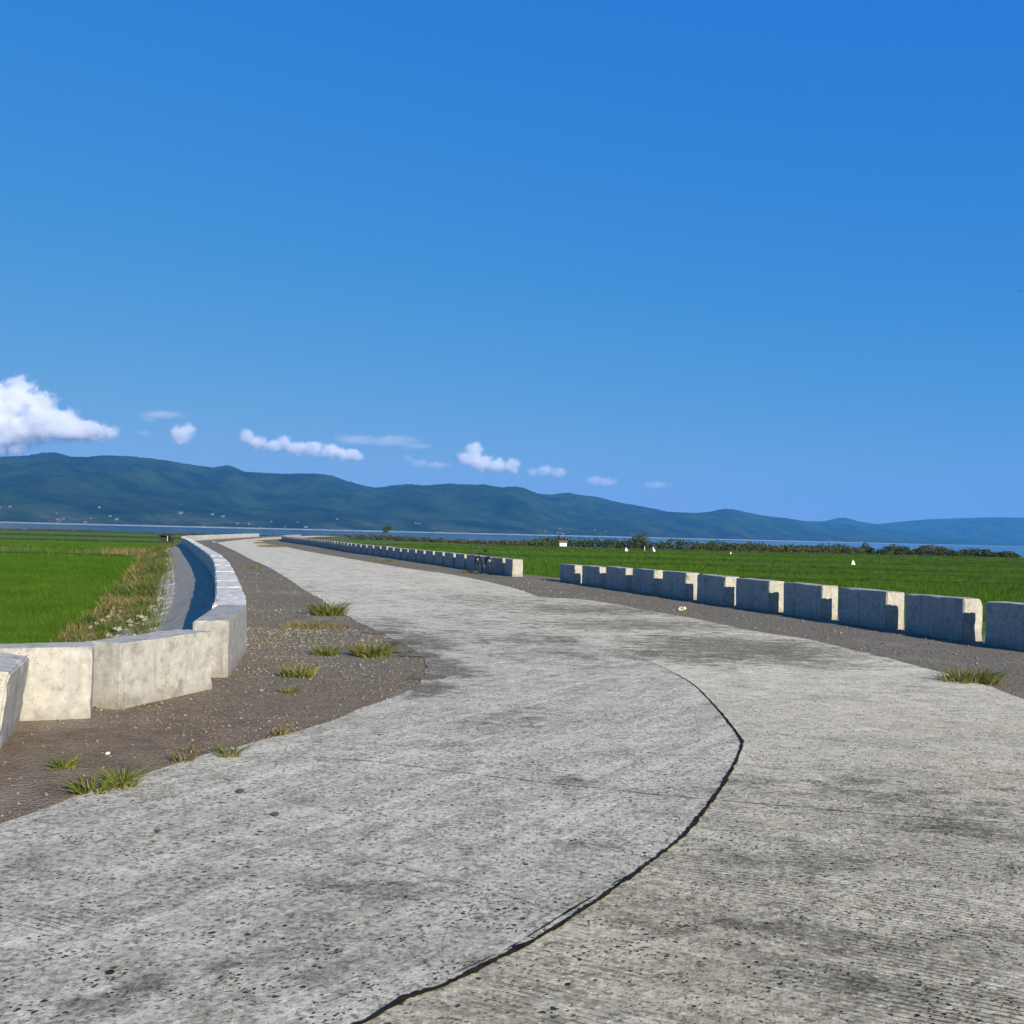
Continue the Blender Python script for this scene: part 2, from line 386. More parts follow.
SV = Vector((math.sin(SUN_AZ)*math.cos(SUN_EL), math.cos(SUN_AZ)*math.cos(SUN_EL), math.sin(SUN_EL)))
sun.rotation_euler = SV.to_track_quat('Z', 'Y').to_euler(); sun.location = (20, -20, 30)
S.view_settings.view_transform = 'Standard'; S.view_settings.look = 'None'; S.view_settings.exposure = .75; S.view_settings.gamma = 1
S.render.engine = 'CYCLES'; S.cycles.use_denoising = True; S.cycles.max_bounces = 40; S.cycles.volume_bounces = 40
S.cycles.diffuse_bounces = 3; S.cycles.caustics_reflective = False; S.cycles.caustics_refractive = False

# ------------------------------------------------------------------ survey lines of the place
LWALL = Path([(-3.02,10.7), (-3.45,13.0), (-5.55,20.2), (-9.15,32), (-14.1,46.7), (-23.2,73), (-33.2,103), (-39.8,140), (-46,183)])
RROW = Path([(1.68,35.1), (3.6,29.1), (5.36,23.5), (6.07,21.35), (6.75,19.2), (7.38,17.1), (7.98,15.1), (8.58,13.1), (9.2,11)], .1)
FROW = Path([(.04,37.7), (-2.3,45.2), (-4.9,53), (-7.9,62), (-11.3,71.4), (-17.6,92), (-26.2,118), (-30.8,134), (-34,152), (-36.9,174)])
def off(path, d, n):
    out = []
    for i in range(n+1):
        t = path.L*i/n; p = path.at(t); q = path.tan(t); out.append(Vector((p.x - q.y*d, p.y + q.x*d)))
    return out
# boundary of the embankment top (its shoulders), left then right, near to far
LB = [Vector(p) for p in [(-14,-40), (-11,-10), (-8.5,1), (-6.6,6.2), (-5.5,8.8), (-4.3,10.6)]] + off(LWALL, .5, 60)[1:] + [Vector((-50.5,210)), Vector((-52,260))]
RB = [Vector(p) for p in [(13,-40), (12,-8), (11.6,6), (11.1,9)]] + [Vector((q.x, q.y)) for q in off(RROW, 1.2, 12)[::-1][1:]] + off(FROW, -1.2, 50)[1:] + [Vector((-42,210)), Vector((-43,260))]

# ------------------------------------------------------------------ ground, water
def near_shore(x):   # y of the near lake shore
    k = min(1, max(0, (x+45)/70)); k = k*k*(3-2*k)
    return 352-98*k + 4*math.sin(x*.023) + .02*abs(x) + 2.5*math.sin(x*.07)
FZ = -1.3; LZ = -2.2
xs = [-9000,-5000,-2500]+list(range(-1500, 1501, 12))+[2500,5000,9000]
v = []; f = []
for x in xs:
    s_ = near_shore(max(-1500, min(1500, x)))
    for y, z in ((-1400, FZ), (-200, FZ), (0, FZ), (60, FZ), (110, FZ), (160, FZ), (s_-30, FZ), (s_-3, FZ+.05), (s_+10, LZ-.8)):
        v.append((x, y, z + (.06*mn.noise(Vector((x*.03, y*.03, 3))) if -100 < y < s_ else 0)))
for i in range(len(xs)-1):
    for j in range(8): f.append((i*9+j, (i+1)*9+j, (i+1)*9+j+1, i*9+j+1))
tag(link('ground', mesh('ground', v, f, True), M['field']), kind='structure', label='flat green rice land around the raised road')
tag(link('lake', mesh('lake', [(-9000,120,LZ),(14000,120,LZ),(14000,14900,LZ),(-9000,14900,LZ)], [(0,1,2,3)]), M['water']), kind='structure', label='calm blue lake below the mountains')

def ngon(pts, z):
    tri = mg.tessellate_polygon([[Vector((p[0], p[1], 0)) for p in pts]])
    return [(p[0], p[1], z) for p in pts], [t if (Vector(pts[t[1]])-Vector(pts[t[0]])).cross(Vector(pts[t[2]])-Vector(pts[t[0]])) > 0 else t[::-1] for t in tri]
def outward(P, d, side):
    out = []
    for i, p in enumerate(P):
        t = (P[min(i+1, len(P)-1)]-P[max(i-1, 0)]).normalized()
        out.append(Vector((p.x - side*t.y*d, p.y + side*t.x*d)))
    return out
v, f = ngon([tuple(p) for p in LB] + [tuple(p) for p in RB[::-1]], 0.0)
tag(link('gravel_shoulder', mesh('gravel_shoulder', v, f), M['gravel']), kind='structure', label='grey gravel top of the embankment beside the slabs')
for P, side, nm in ((LB, 1, 'embankment_slope'), (RB, -1, 'embankment_slope')):
    prof = [(0, -.001), (1.02, -.64), (3.3, -1.18), (3.9, FZ-.25)] if side > 0 else [(0, -.001), (2.35, FZ-.25)]
    n = len(P); v = []; f = []
    for d_, z_ in prof: v += [(q.x, q.y, z_) for q in (outward(P, d_, side) if d_ else P)]
    for r_ in range(len(prof)-1): f += [(r_*n+i, r_*n+i+1, (r_+1)*n+i+1, (r_+1)*n+i) for i in range(n-1)]
    if side > 0: f = [q[::-1] for q in f]
    tag(link(nm, mesh(nm, v, f), M['earth']), kind='structure', label='earth side of the embankment')

# ------------------------------------------------------------------ road slabs
le_px = [(-260,905),(-120,860),(0,825),(60,805),(130,780),(200,757),(290,735),(340,718),(378,704),(405,694),(420,683),(426,668),(420,655),(404,644),(388,637),(368,627),(350,618),(336,610),(320,599),(304,590),(288,579),(268,567),(250,559),(237,552),(224,546),(214,541.2)]
LE = [Vector(ground(*p)[:2]) for p in le_px]
LE = [Vector((-6.6,-30)), Vector((-5.4,-6)), Vector((-4.3,2))] + LE[1:] + [Vector((-30.6,104)), Vector((-37,140)), Vector((-43.4,183)), Vector((-48,230)), Vector((-49.5,258))]
re_px = [(1180,760),(1090,722),(1024,700),(976,683),(934,671),(895,660.5),(851,650),(807,640),(767,633.5),(740,629),(700,620),(649,611),(618,605),(579,599.5),(540,597),(516,589),(478,580),(447,574),(400,567.5),(345,558),(305,551),(286,547),(268,544),(262,541)]
RE = [Vector(ground(*p)[:2]) for p in re_px]
RE = [Vector((9.6,-30)), Vector((8.6,-4)), Vector((8.2,3))] + RE + [Vector((-33,128)), Vector((-35.4,150)), Vector((-38.3,176)), Vector((-43,225)), Vector((-44.5,258))]
jo_px = [(300,1060),(366,1024),(440,990),(500,961),(545,937),(600,901),(640,872),(680,841),(705,812),(727,779),(741,750),(741,741),(732,728),(714,706),(694,686),(676,675),(650,663),(600,648),(545,632),(490,613),(440,596),(385,578),(330,563),(290,554),(262,548)]
JO = [Vector(ground(*p)[:2]) for p in jo_px]
JO = [Vector((-4.6,-30)), Vector((-3.4,-6)), Vector((-1.8,0)), Vector((-1.0,2.2))] + JO[1:] + [Vector((-31.5,118)), Vector((-37.3,153)), Vector((-41,180)), Vector((-46,229)), Vector((-47.4,257))]
def rough_line(P, step, amp, seed):
    Q = spline(P, step); out = []
    for i, p in enumerate(Q):
        d = p.length
        if d > 90 or i == 0 or i == len(Q)-1: out.append(p); continue
        t = (Q[i+1]-Q[i-1]).normalized()
        a = amp*(mn.noise(Vector((p.x*2.2, p.y*2.2, seed))) + .6*mn.noise(Vector((p.x*7, p.y*7, seed))))
        out.append(Vector((p.x - t.y*a, p.y + t.x*a)))
    return out
LEs = rough_line(LE, .12, .045, 1.3); REs = rough_line(RE, .12, .06, 5.1); JOs = rough_line(JO, .15, .012, 9.2)
def slab(nm, A, B, z, mat, label, nm_side):
    pts = [tuple(p) for p in A] + [tuple(p) for p in B[::-1]]
    v, f = ngon(pts, z); n = len(pts)
    v += [(p[0], p[1], -.05) for p in pts]
    nA = len(A); rng = range(nA-1) if nm_side == 0 else range(nA, n-1)
    f = list(f) + [(i, n+i, n+(i+1) % n, (i+1) % n) for i in rng]
    tag(link(nm, mesh(nm, v, f), mat), kind='structure', label=label)
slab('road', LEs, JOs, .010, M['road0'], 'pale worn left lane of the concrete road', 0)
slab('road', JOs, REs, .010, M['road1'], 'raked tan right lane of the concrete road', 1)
# the long joint between the lanes, and thin joints across them
def ribbon(nm, pts, wfun, z, mat, label, kind='structure', offx=0):
    v = []; f = []
    for i, p in enumerate(pts):
        t = (pts[min(i+1, len(pts)-1)]-pts[max(i-1, 0)]).normalized(); n = Vector((-t.y, t.x)); w0, w1 = wfun(i, p)
        a = p + n*(w0+offx); b = p - n*(w1-offx)
        v += [(a.x, a.y, z), (b.x, b.y, z)]
        if i: f.append((2*i-2, 2*i-1, 2*i+1, 2*i))
    return tag(link(nm, mesh(nm, v, f), mat), kind=kind, label=label)
Jn = spline([p for p in JO if p.length < 90 and p.y > -1], .02)
Jn = [q+Vector((.006*mn.noise(Vector((q.x*4, q.y*4, 3)))+.004*mn.noise(Vector((q.x*22, q.y*22, 3))), 0)) for q in Jn]
def jw(i, p):
    d = p.y; k = 1.0 if d < 7.2 else max(.35, 1-(d-7.2)*.10)
    if d > 11.8: k = .28
    a = .3+1.0*abs(mn.noise(Vector((p.x*5, p.y*5, 2)))) + 1.3*abs(mn.noise(Vector((p.x*23, p.y*23, 4))))
    b = .3+1.0*abs(mn.noise(Vector((p.x*4, p.y*4, 8)))) + 1.4*abs(mn.noise(Vector((p.x*23, p.y*23, 1))))
    return .013*k*a*1.1, .013*k*b*1.1
ribbon('road_joint', Jn, jw, .0145, M['crack'], 'black open joint curving between the two lanes')
br = [q+Vector((-.035+.03*mn.noise(Vector((q.x*3, q.y*3, 6))), .01)) for q in Jn if 3.6 < q.y < 4.7]
ribbon('road_joint', br, lambda i, p: (.010*max(0, .2+mn.noise(Vector((p.x*8, p.y*8, 1)))),)*2, .0150, M['crack'], 'thin crack running beside the open joint')
def cross_joint(pxs, w, mat, label):
    P = [Vector(ground(*q, .02)[:2]) for q in pxs]; Q = spline(P, .05)
    Q = [q+Vector((.012*mn.noise(Vector((q.x*4, q.y*4, 0))), .02*mn.noise(Vector((q.x*6, q.y*6, 7))))) for q in Q]
    ribbon('cross_joint', Q, lambda i, p: (w*(.3+abs(mn.noise(Vector((p.x*9, p.y*9, 3))))),)*2, .0150, mat, label)
cross_joint([(312,756),(385,762),(455,771),(530,780),(600,787),(655,793),(712,799)], .006, M['crack'], 'fine dark cross joint in the left lane')
cross_joint([(722,800),(790,805),(860,811),(940,817),(1060,825)], .006, M['crack'], 'fine dark cross joint in the right lane')
cross_joint([(318,596),(380,592),(440,590),(505,589)], .018, M['lip'], 'pale cross joint far up the road')
cross_joint([(262,570),(310,568),(400,567.5)], .03, M['lip'], 'pale cross joint farthest up the road')
cross_joint([(352,636),(420,634),(520,636)], .008, M['crack'], 'faint cross joint beside the gravel spill')
cross_joint([(300,846),(380,862),(470,884),(560,910)], .0025, M['crack'], 'hairline crack in the near left lane')

# ------------------------------------------------------------------ concrete blocks
def block_mesh(L, H, T, seed, batter=.0, res=6, rough=.006):
    bm = bmesh.new(); bmesh.ops.create_cube(bm, size=1)
    for q in bm.verts:
        q.co = Vector((q.co.x*L, q.co.y*T, (q.co.z+.5)*(H+.12)-.12))
    bmesh.ops.bevel(bm, geom=bm.edges[:], offset=.016, segments=2, affect='EDGES')
    bmesh.ops.subdivide_edges(bm, edges=[e for e in bm.edges if e.calc_length() > .2], cuts=res, use_grid_fill=True)
    for q in bm.verts:
        p = q.co; k = Vector((p.x*2.1+seed*7, p.y*2.1, p.z*2.1)); k2 = Vector((p.x*9+seed*3, p.y*9, p.z*9))
        d = mn.noise_vector(k)*rough*1.6 + mn.noise_vector(k2)*rough
        edge = (abs(abs(p.x)-L/2) < .03) + (abs(abs(p.y)-T/2) < .03) + (abs(p.z-H) < .03)
        if edge >= 2:
            c = max(0, mn.noise(k2*1.3+Vector((5, 5, 5)))-.15)*.05
            d += Vector((-math.copysign(c, p.x) if abs(abs(p.x)-L/2) < .03 else 0, -math.copysign(c, p.y), -c if p.z > H-.03 else 0))
        q.co = p + d
        q.co.y *= 1 + batter*(1-p.z/H)
    me = bpy.data.meshes.new('concrete_block'); bm.to_mesh(me); bm.free()
    for q in me.polygons: q.use_smooth = False
    return me
def ordw(n):
    w = ['first','second','third','fourth','fifth','sixth','seventh','eighth','ninth','tenth','eleventh','twelfth']
    if n <= 12: return w[n-1]
    return '%d%s' % (n, 'th' if 10 <= n % 100 <= 20 else {1:'st',2:'nd',3:'rd'}.get(n % 10, 'th'))
def place(path, s0, s1, side, H, me, label, group, jit=True, T=.4):
    a, b = path.at(s0), path.at(s1); d = (b-a); L = d.length; t = d/L; n = Vector((-t.y, t.x))*side
    c = (a+b)/2 + n*(T/2)
    rnd = random.Random(int(s0*100))
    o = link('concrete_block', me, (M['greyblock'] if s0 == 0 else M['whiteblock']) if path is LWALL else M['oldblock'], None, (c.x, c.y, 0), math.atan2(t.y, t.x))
    if jit:
        o.location.z = rnd.uniform(-.012, .012); o.rotation_euler = (rnd.uniform(-.008, .008), rnd.uniform(-.006, .006), o.rotation_euler.z + rnd.uniform(-.012, .012))
    tag(o, label, 'concrete block', group); return o, L
# the short row on the right of the road
whites = [575, 599.6, 626, 654, 686, 725, 769.7, 821.7, 887, 964]
nears = [582, 605.8, 632.4, 662, 697, 735.7, 783.3, 838, 905, 985.5]
sl = [RROW.at_px(x, .66) for x in whites]; sr = [RROW.at_px(x, .66) for x in nears]
print('right row', [round(b-a, 2) for a, b in zip(sl, sr)], [round(b-a, 2) for a, b in zip(sr, sl[1:])])
starts = [0.0] + sr; ends = sl + [sr[-1]+1.75]
GR = 'concrete blocks lining the near right shoulder'
for i, (a, b) in enumerate(zip(starts, ends)):
    H = [.60, .63, .66, .68, .70][min(i, 4)]
    k = len(starts)-i
    extra = {1: 'cut by the right edge of the photo, nearest weathered block of the near right row',
             11: 'farthest short block of the near right row, beside the gap in the barrier',
             2: 'stained block of the near right row behind the green grass tuft'}.get(k, 'shaded whitewashed block, %s from the near end of the near right row' % ordw(k))
    L = (RROW.at(b)-RROW.at(a)).length
    place(RROW, a, b, 1, H, block_mesh(L, H, .4, i+1), extra, GR)
# the long row beyond the gap
GF = 'concrete blocks in the long right row curving away'
protoF = [block_mesh(1.6, .645, .4, 20+k, 0, 3) for k in range(3)]
s_ = 0; i = 0
while s_ < FROW.L-1.5:
    L = 1.0 if i == 0 else 1.6; H = .645
    lab = ('half length whitewashed block with a bright sunlit end, first of the far right row' if i == 0 else
           'block the bicycle leans on, second of the far right row' if i == 1 else 'shaded block, %s from the near end of the far right row' % ordw(i+1))
    me = block_mesh(1.0, H, .42, 19) if i == 0 else protoF[i % 3]
    place(FROW, s_, s_+L, -1, H, me, lab, GF)
    s_ += L+.36; i += 1
# the long row on the left
GL = 'concrete blocks in the long left row above the shaded berm'
protoL = [block_mesh(2.02, .6, .42, 40+k, 0, 4) for k in range(4)]
s_ = 0; i = 0
while s_ < LWALL.L-2:
    L = 2.25 if i == 0 else 2.02
    me = block_mesh(L, .6, .37, 39, .04) if i == 0 else (block_mesh(L, .6, .42, 50+i) if i < 6 else protoL[i % 4])
    lab = 'grey mottled block at the bend, first of the long left row' if i == 0 else 'sunlit block with pale top, %s from the near end of the long left row' % ordw(i+1)
    place(LWALL, s_, s_+L, 1, .6, me, lab, GL, T=.42 if i else .37)
    s_ += L+.035; i += 1
# three odd blocks at the near end of the left row
GN = 'odd concrete blocks at the near left corner'
def free_block(P0, P1, side, H, T, seed, label, lean=0, batter=0, mat='block'):
    a, b = Vector(P0), Vector(P1); d = b-a; L = d.length; t = d/L; n = Vector((-t.y, t.x))*side; c = (a+b)/2+n*T/2
    o = link('concrete_block', block_mesh(L, H, T, seed, batter, 8, .005), M[mat], None, (c.x, c.y, 0), math.atan2(t.y, t.x))
    o.rotation_euler = (lean, 0, math.atan2(t.y, t.x)); tag(o, label, 'concrete block', GN); return o
free_block((-3.35,8.68), (-2.92,9.95), 1, .57, .42, 71, 'pale block with a grey end between the corner blocks and the long left row', mat='block')
free_block((-4.45,7.88), (-3.43,8.27), 1, .585, .40, 72, 'cream sunlit block facing the road at the near left corner')
free_block((-3.535,6.98), (-3.87,7.98), 1, .58, .50, 73, 'leaning block cut by the left edge of the photo', lean=.12)

# ------------------------------------------------------------------ revetment below the left row
mb = MB(); n = 0; s_ = 0.2
while s_ < LWALL.L-1:
    L = 1.9
    a, b = LWALL.at(s_), LWALL.at(s_+L); t = (b-a).normalized(); nn = Vector((-t.y, t.x))
    dz = .012*mn.noise(Vector((s_*3, 1, 1)))+.012*(n % 2)
    q = lambda p, o_, z: (p.x+nn.x*o_, p.y+nn.y*o_, z+dz)
    v = [q(a,1.52,-.60), q(b,1.52,-.60), q(b,2.55,-.84), q(a,2.55,-.84), q(a,1.52,-.75), q(b,1.52,-.75), q(b,2.55,-1.1), q(a,2.55,-1.1)]
    mb.add(v, [(0,1,2,3),(4,7,6,5),(0,4,5,1),(1,5,6,2),(2,6,7,3),(3,7,4,0)])
    if n % 2 == 0 or True:   # raised rib on each panel joint
        w = t*.04
        v = [q(b-w,1.50,-.585), q(b+w,1.50,-.585), q(b+w,2.56,-.842), q(b-w,2.56,-.842), q(b-w,1.50,-.75), q(b+w,1.50,-.75), q(b+w,2.56,-1.0), q(b-w,2.56,-1.0)]
        mb.add(v, [(0,1,2,3),(4,7,6,5),(0,4,5,1),(1,5,6,2),(2,6,7,3),(3,7,4,0)])
    s_ += L+.04; n += 1
rv = mb.build('slope_revetment', M['slope'], smooth=False); tag(rv, 'sloping grey concrete lining in ribbed panels below the long left row', 'revetment')
# ragged kerb line and slab of the berm
P = off(LWALL, 1.50, 400); mb = MB(); pts = []
for i, p in enumerate(P): pts.append((p.x, p.y, -.60+.015*mn.noise(Vector((p.x*2, p.y*2, 0)))))
mb.tube(pts, [.018+.03*abs(mn.noise(Vector((p[0]*3, p[1]*3, 5)))) for p in pts], 6)
mb.build('kerb', M['block'], rv)
P0 = off(LWALL, .44, 200); P1 = off(LWALL, 1.50, 200)
v = [(p.x, p.y, .038) for p in P0]+[(p.x, p.y, -.585) for p in P1]; m = 201
link('berm_slab', mesh('berm_slab', v, [(i, i+1, m+i+1, m+i) for i in range(m-1)]), M['berm'], rv)

# ------------------------------------------------------------------ loose stones on the shoulders (one mass)
def inside(poly, X, Y):
    c = np.zeros(len(X), bool); n = len(poly); j = n-1
    for i in range(n):
        xi, yi = poly[i]; xj, yj = poly[j]
        c ^= ((yi > Y) != (yj > Y)) & (X < (xj-xi)*(Y-yi)/(yj-yi+1e-12)+xi); j = i
    return c
topo = [tuple(p) for p in LB]+[tuple(p) for p in RB[::-1]]
roadp = [tuple(p) for p in spline(LE, .6)]+[tuple(p) for p in spline(RE, .6)[::-1]]
def rocks(name, X, Y, Z, Sz, mat, **k):
    n = len(X)
    ico = np.array([(0,0,1),(.9,0,.25),(.28,.86,.3),(-.73,.53,.2),(-.73,-.53,.3),(.28,-.86,.2),(.1,.1,-.5)])
    fc = np.array([(0,1,2),(0,2,3),(0,3,4),(0,4,5),(0,5,1),(6,2,1),(6,3,2),(6,4,3),(6,5,4),(6,1,5)])
    V = ico[None]*(1+RNG.uniform(-.35, .35, (n, 7, 3)))
    a = RNG.uniform(0, 6.28, n); c, s = np.cos(a), np.sin(a)
    sc = Sz[:, None]*np.stack([np.ones(n), RNG.uniform(.6, 1, n), RNG.uniform(.4, .8, n)], 1)
    V = V*sc[:, None, :]
    x = V[..., 0]*c[:, None]-V[..., 1]*s[:, None]; y = V[..., 0]*s[:, None]+V[..., 1]*c[:, None]
    V = np.stack([x+X[:, None], y+Y[:, None], V[..., 2]+Z[:, None]], -1).reshape(-1, 3)
    Fc = (fc[None]+(np.arange(n)*7)[:, None, None]).reshape(-1, 3)
    return tag(link(name, mesh_np(name, V, Fc, 3), mat), **k)
def scatter(n, x0, x1, y0, y1):
    X = RNG.uniform(x0, x1, n); Y = RNG.uniform(y0, y1, n)
    k = inside(topo, X, Y) & ~inside(roadp, X, Y); return X[k], Y[k]
X1, Y1 = scatter(42000, -6.5, .5, 4.5, 16); X2, Y2 = scatter(26000, -10, 9, 9, 36); X3, Y3 = scatter(12000, -14, 3, 16, 50)
X = np.concatenate([X1, X2, X3]); Y = np.concatenate([Y1, Y2, Y3])
nz = np.array([mn.noise(Vector((x*.8, y*.8, 0))) for x, y in zip(X, Y)])
k = RNG.uniform(0, 1, len(X)) < np.clip(.5+nz*.9-np.clip(9-Y, 0, 3)*.10, .1, 1); X, Y = X[k], Y[k]
sz = RNG.lognormal(math.log(.0095), .42, len(X)).clip(.004, .035)*np.clip(Y/11, .9, 1.6)
rocks('loose_stones', X, Y, sz*.1, sz, M['stone'], kind='stuff', label='loose grey stones scattered over the gravel shoulders')
# crumbs that spilled on to the slab near its edges
n = 26000; ii = RNG.integers(0, len(LEs), n); jj = RNG.integers(0, len(REs), n)
E = [Vector(LEs[a]) if RNG.uniform() < .6 else Vector(REs[b]) for a, b in zip(ii, jj)]
E = [e for e in E if 4 < e.y < 30]; dx = RNG.normal(0, 1, (len(E), 2))*RNG.choice([.08, .2, .45], len(E), p=[.4, .4, .2])[:, None]
X = np.array([e.x for e in E])+dx[:, 0]; Y = np.array([e.y for e in E])+dx[:, 1]
sz = RNG.lognormal(math.log(.006), .4, len(X)).clip(.003, .02)*np.clip(Y/10, .8, 1.8)
rocks('spilled_grit', X, Y, np.full(len(X), .008), sz, M['stone'], kind='stuff', label='small grit spilled along the slab edges')

mbp = MB(); rp = random.Random(3)
for (px, py, r) in [(428,678,.22),(424,656,.26),(404,643,.26),(380,633,.3)]:
    c = ground(px, py); n = 28; ax = rp.uniform(.8, 1.6); r *= 1.5; zz = .0115+.0008*(len(mbp.v)//(n+1) % 4)
    mbp.add([(c.x, c.y, zz)]+[(c.x+math.cos(a)*r*ax, c.y+math.sin(a)*r, zz) for a in [2*math.pi*k/n for k in range(n)]], [(0, k+1, (k+1) % n+1) for k in range(n)])
o = mbp.build('spilled_gravel', M['grit'], smooth=False); tag(o, kind='stuff', label='thin ragged skins of grit spilled over the slab edges')
at = o.data.attributes.new('rim', 'FLOAT', 'POINT'); at.data.foreach_set('value', [0.0 if i % 29 == 0 else 1.0 for i in range(len(o.data.vertices))])
def boulder(name, px, py, r, mat, label, cat, flat=.5, z=.015, seed=0):
    p = ground(px, py, z); bm = bmesh.new(); bmesh.ops.create_icosphere(bm, subdivisions=3, radius=r)
    for q in bm.verts:
        q.co = q.co*(1+.45*mn.noise(q.co*1.3/r+Vector((seed, 0, 0)))+.12*mn.noise(q.co*5/r)); q.co.z = q.co.z*flat + r*flat*.55
    me = bpy.data.meshes.new(name); bm.to_mesh(me); bm.free()
    return tag(link(name, me, mat, None, (p.x, p.y, z), seed), label, cat)
boulder('pebble', 240, 792, .023, M['darkstone'], 'dark pebble on the slab, upper one near the gravel edge', 'pebble', seed=1)
boulder('pebble', 275, 815, .022, M['darkstone'], 'dark pebble on the slab below the grass tufts, lower of the two', 'pebble', seed=2)
boulder('pebble', 110, 973, .014, M['crack'], 'small black pebble on the near left slab beside the dark stain', 'pebble', seed=3)
boulder('pebble', 158, 831, .013, M['darkstone'], 'tiny dark pebble on the slab at the left', 'pebble', seed=4)
boulder('pebble', 108, 754, .015, M['white'], 'small white stone lying on the brown shoulder', 'stone', .6, .0, 5)
boulder('rock', 397, 652, .17, M['darkstone'], 'low grey rock beside the yellowish grass tuft at the slab edge', 'rock', .5, 0, 6)
# crumpled cup on the right shoulder
p = ground(683, 611, 0); bm = bmesh.new()
bmesh.ops.create_cone(bm, cap_ends=True, segments=14, radius1=.05, radius2=.035, depth=.14)
bmesh.ops.subdivide_edges(bm, edges=bm.edges[:], cuts=3, use_grid_fill=True)
for q in bm.verts: q.co += mn.noise_vector(q.co*17)*.028
me = bpy.data.meshes.new('crumpled_cup'); bm.to_mesh(me); bm.free()
o = link('crumpled_cup', me, M['yellow'], None, (p.x, p.y, .05)); o.rotation_euler = (1.25, .1, .7); tag(o, 'crumpled pale yellow plastic cup on the gravel by the right blocks', 'litter')

# ------------------------------------------------------------------ grass
def blades(X, Y, Z, H, Wd, lean, seg=3):
    """bent tapering blades; one island each"""
    n = len(X); a = RNG.uniform(0, 6.28, n); la = RNG.uniform(0, 6.28, n) if not isinstance(lean, tuple) else lean[1]
    ln = (lean[0] if isinstance(lean, tuple) else lean)*RNG.uniform(.3, 1, n)*H
    wx, wy = np.cos(a)*Wd/2, np.sin(a)*Wd/2; lx, ly = np.cos(la)*ln, np.sin(la)*ln
    V = []
    for j in range(seg):
        t = j/seg; w = 1-.75*t**1.5; b = t**1.8; h = t*(1-.18*b)
        for sg in (-1, 1):
            V.append(np.stack([X+sg*wx*w+lx*b, Y+sg*wy*w+ly*b, Z+H*h], 1))
    V.append(np.stack([X+lx, Y+ly, Z+H*.84], 1))
    k = 2*seg+1; V = np.stack(V, 1).reshape(-1, 3); base = np.arange(n)*k; Fc = []
    for j in range(seg-1):
        Fc += [np.stack([base+2*j, base+2*j+1, base+2*j+3], 1), np.stack([base+2*j, base+2*j+3, base+2*j+2], 1)]
    Fc.append(np.stack([base+2*seg-2, base+2*seg-1, base+2*seg], 1))
    return V, np.concatenate(Fc)
def tuft(px, py, r, h, n, mat, label, low=.35, z=0.0, rx=1.0, nm='grass_tuft'):
    n = int(n*.75)
    c = ground(px, py, z); rr = .85*r*RNG.uniform(0, 1, n)**.6; a = RNG.uniform(0, 6.28, n)
    X = rr*np.cos(a)*rx; Y = rr*np.sin(a); H = 1.45*h*RNG.uniform(low, 1.15, n)*(1-.55*(rr/r)**2)
    V, Fc = blades(X, Y, np.full(n, -.01), H, RNG.uniform(.5, 1.2, n)*(.012+.02*h), (1.5, a+RNG.uniform(-1.0, 1.0, n)), 4)
    o = link(nm, mesh_np(nm, V, Fc, 3), mat, None, (c.x, c.y, z)); return tag(o, label, 'grass tuft', 'grass tufts on the gravel shoulders')
tuft(329, 615, .40, .28, 420, M['tuft'], 'big grass tuft where the gravel meets the pale slab')
tuft(314, 627, .55, .10, 700, M['dry'], 'low brownish tuft just in front of the big grass tuft', rx=1.3)
tuft(326, 655, .18, .13, 220, M['tuft'], 'small green tuft left of the yellowish one')
tuft(372, 656, .27, .19, 380, M['tuft'], 'wide yellowish green tuft at the tip of the gravel spill')
tuft(298, 676, .24, .13, 240, M['tuft'], 'round green tuft alone on the mid gravel')
tuft(291, 692, .14, .07, 90, M['tuft'], 'thin tiny sprig below the round green tuft')
tuft(280, 735, .12, .07, 70, M['dry'], 'sparse dry sprig beside the slab edge')
tuft(229, 756, .13, .09, 110, M['tuft'], 'sparse tuft at the slab edge, middle of the brown soil')
tuft(183, 762, .09, .07, 80, M['dry'], 'short dry sprig left of the sparse slab edge tuft')
tuft(190, 751, .08, .04, 50, M['dry'], 'flat brown sprig behind the short dry sprig')
tuft(65, 768, .075, .09, 90, M['tuft'], 'small tuft on the brown soil near the left blocks')
tuft(92, 793, .11, .11, 150, M['tuft'], 'near grass tuft at the left slab edge, left of a pair', rx=1.1)
tuft(121, 787, .10, .12, 150, M['tuft'], 'near grass tuft at the left slab edge, right of a pair')
tuft(253, 569, .45, .16, 160, M['tuft'], 'distant tuft between the left row and the slab')
tuft(968, 682, .33, .17, 420, M['tuft'], 'green tuft in front of the stained right block', rx=1.3)
tuft(272, 547, 1.5, .25, 1200, M['dry'], 'flat dry grass patch at the far bend of the right row', rx=1.0)
tuft(262, 543.5, 1.0, .2, 1200, M['dry'], 'dry weed strip beyond the flat dry patch at the bend')
tuft(470, 573, .5, .12, 500, M['dry'], 'low dry weeds at the foot of the long right row')
tuft(385, 561.5, .8, .14, 700, M['dry'], 'thin weeds halfway along the long right row')

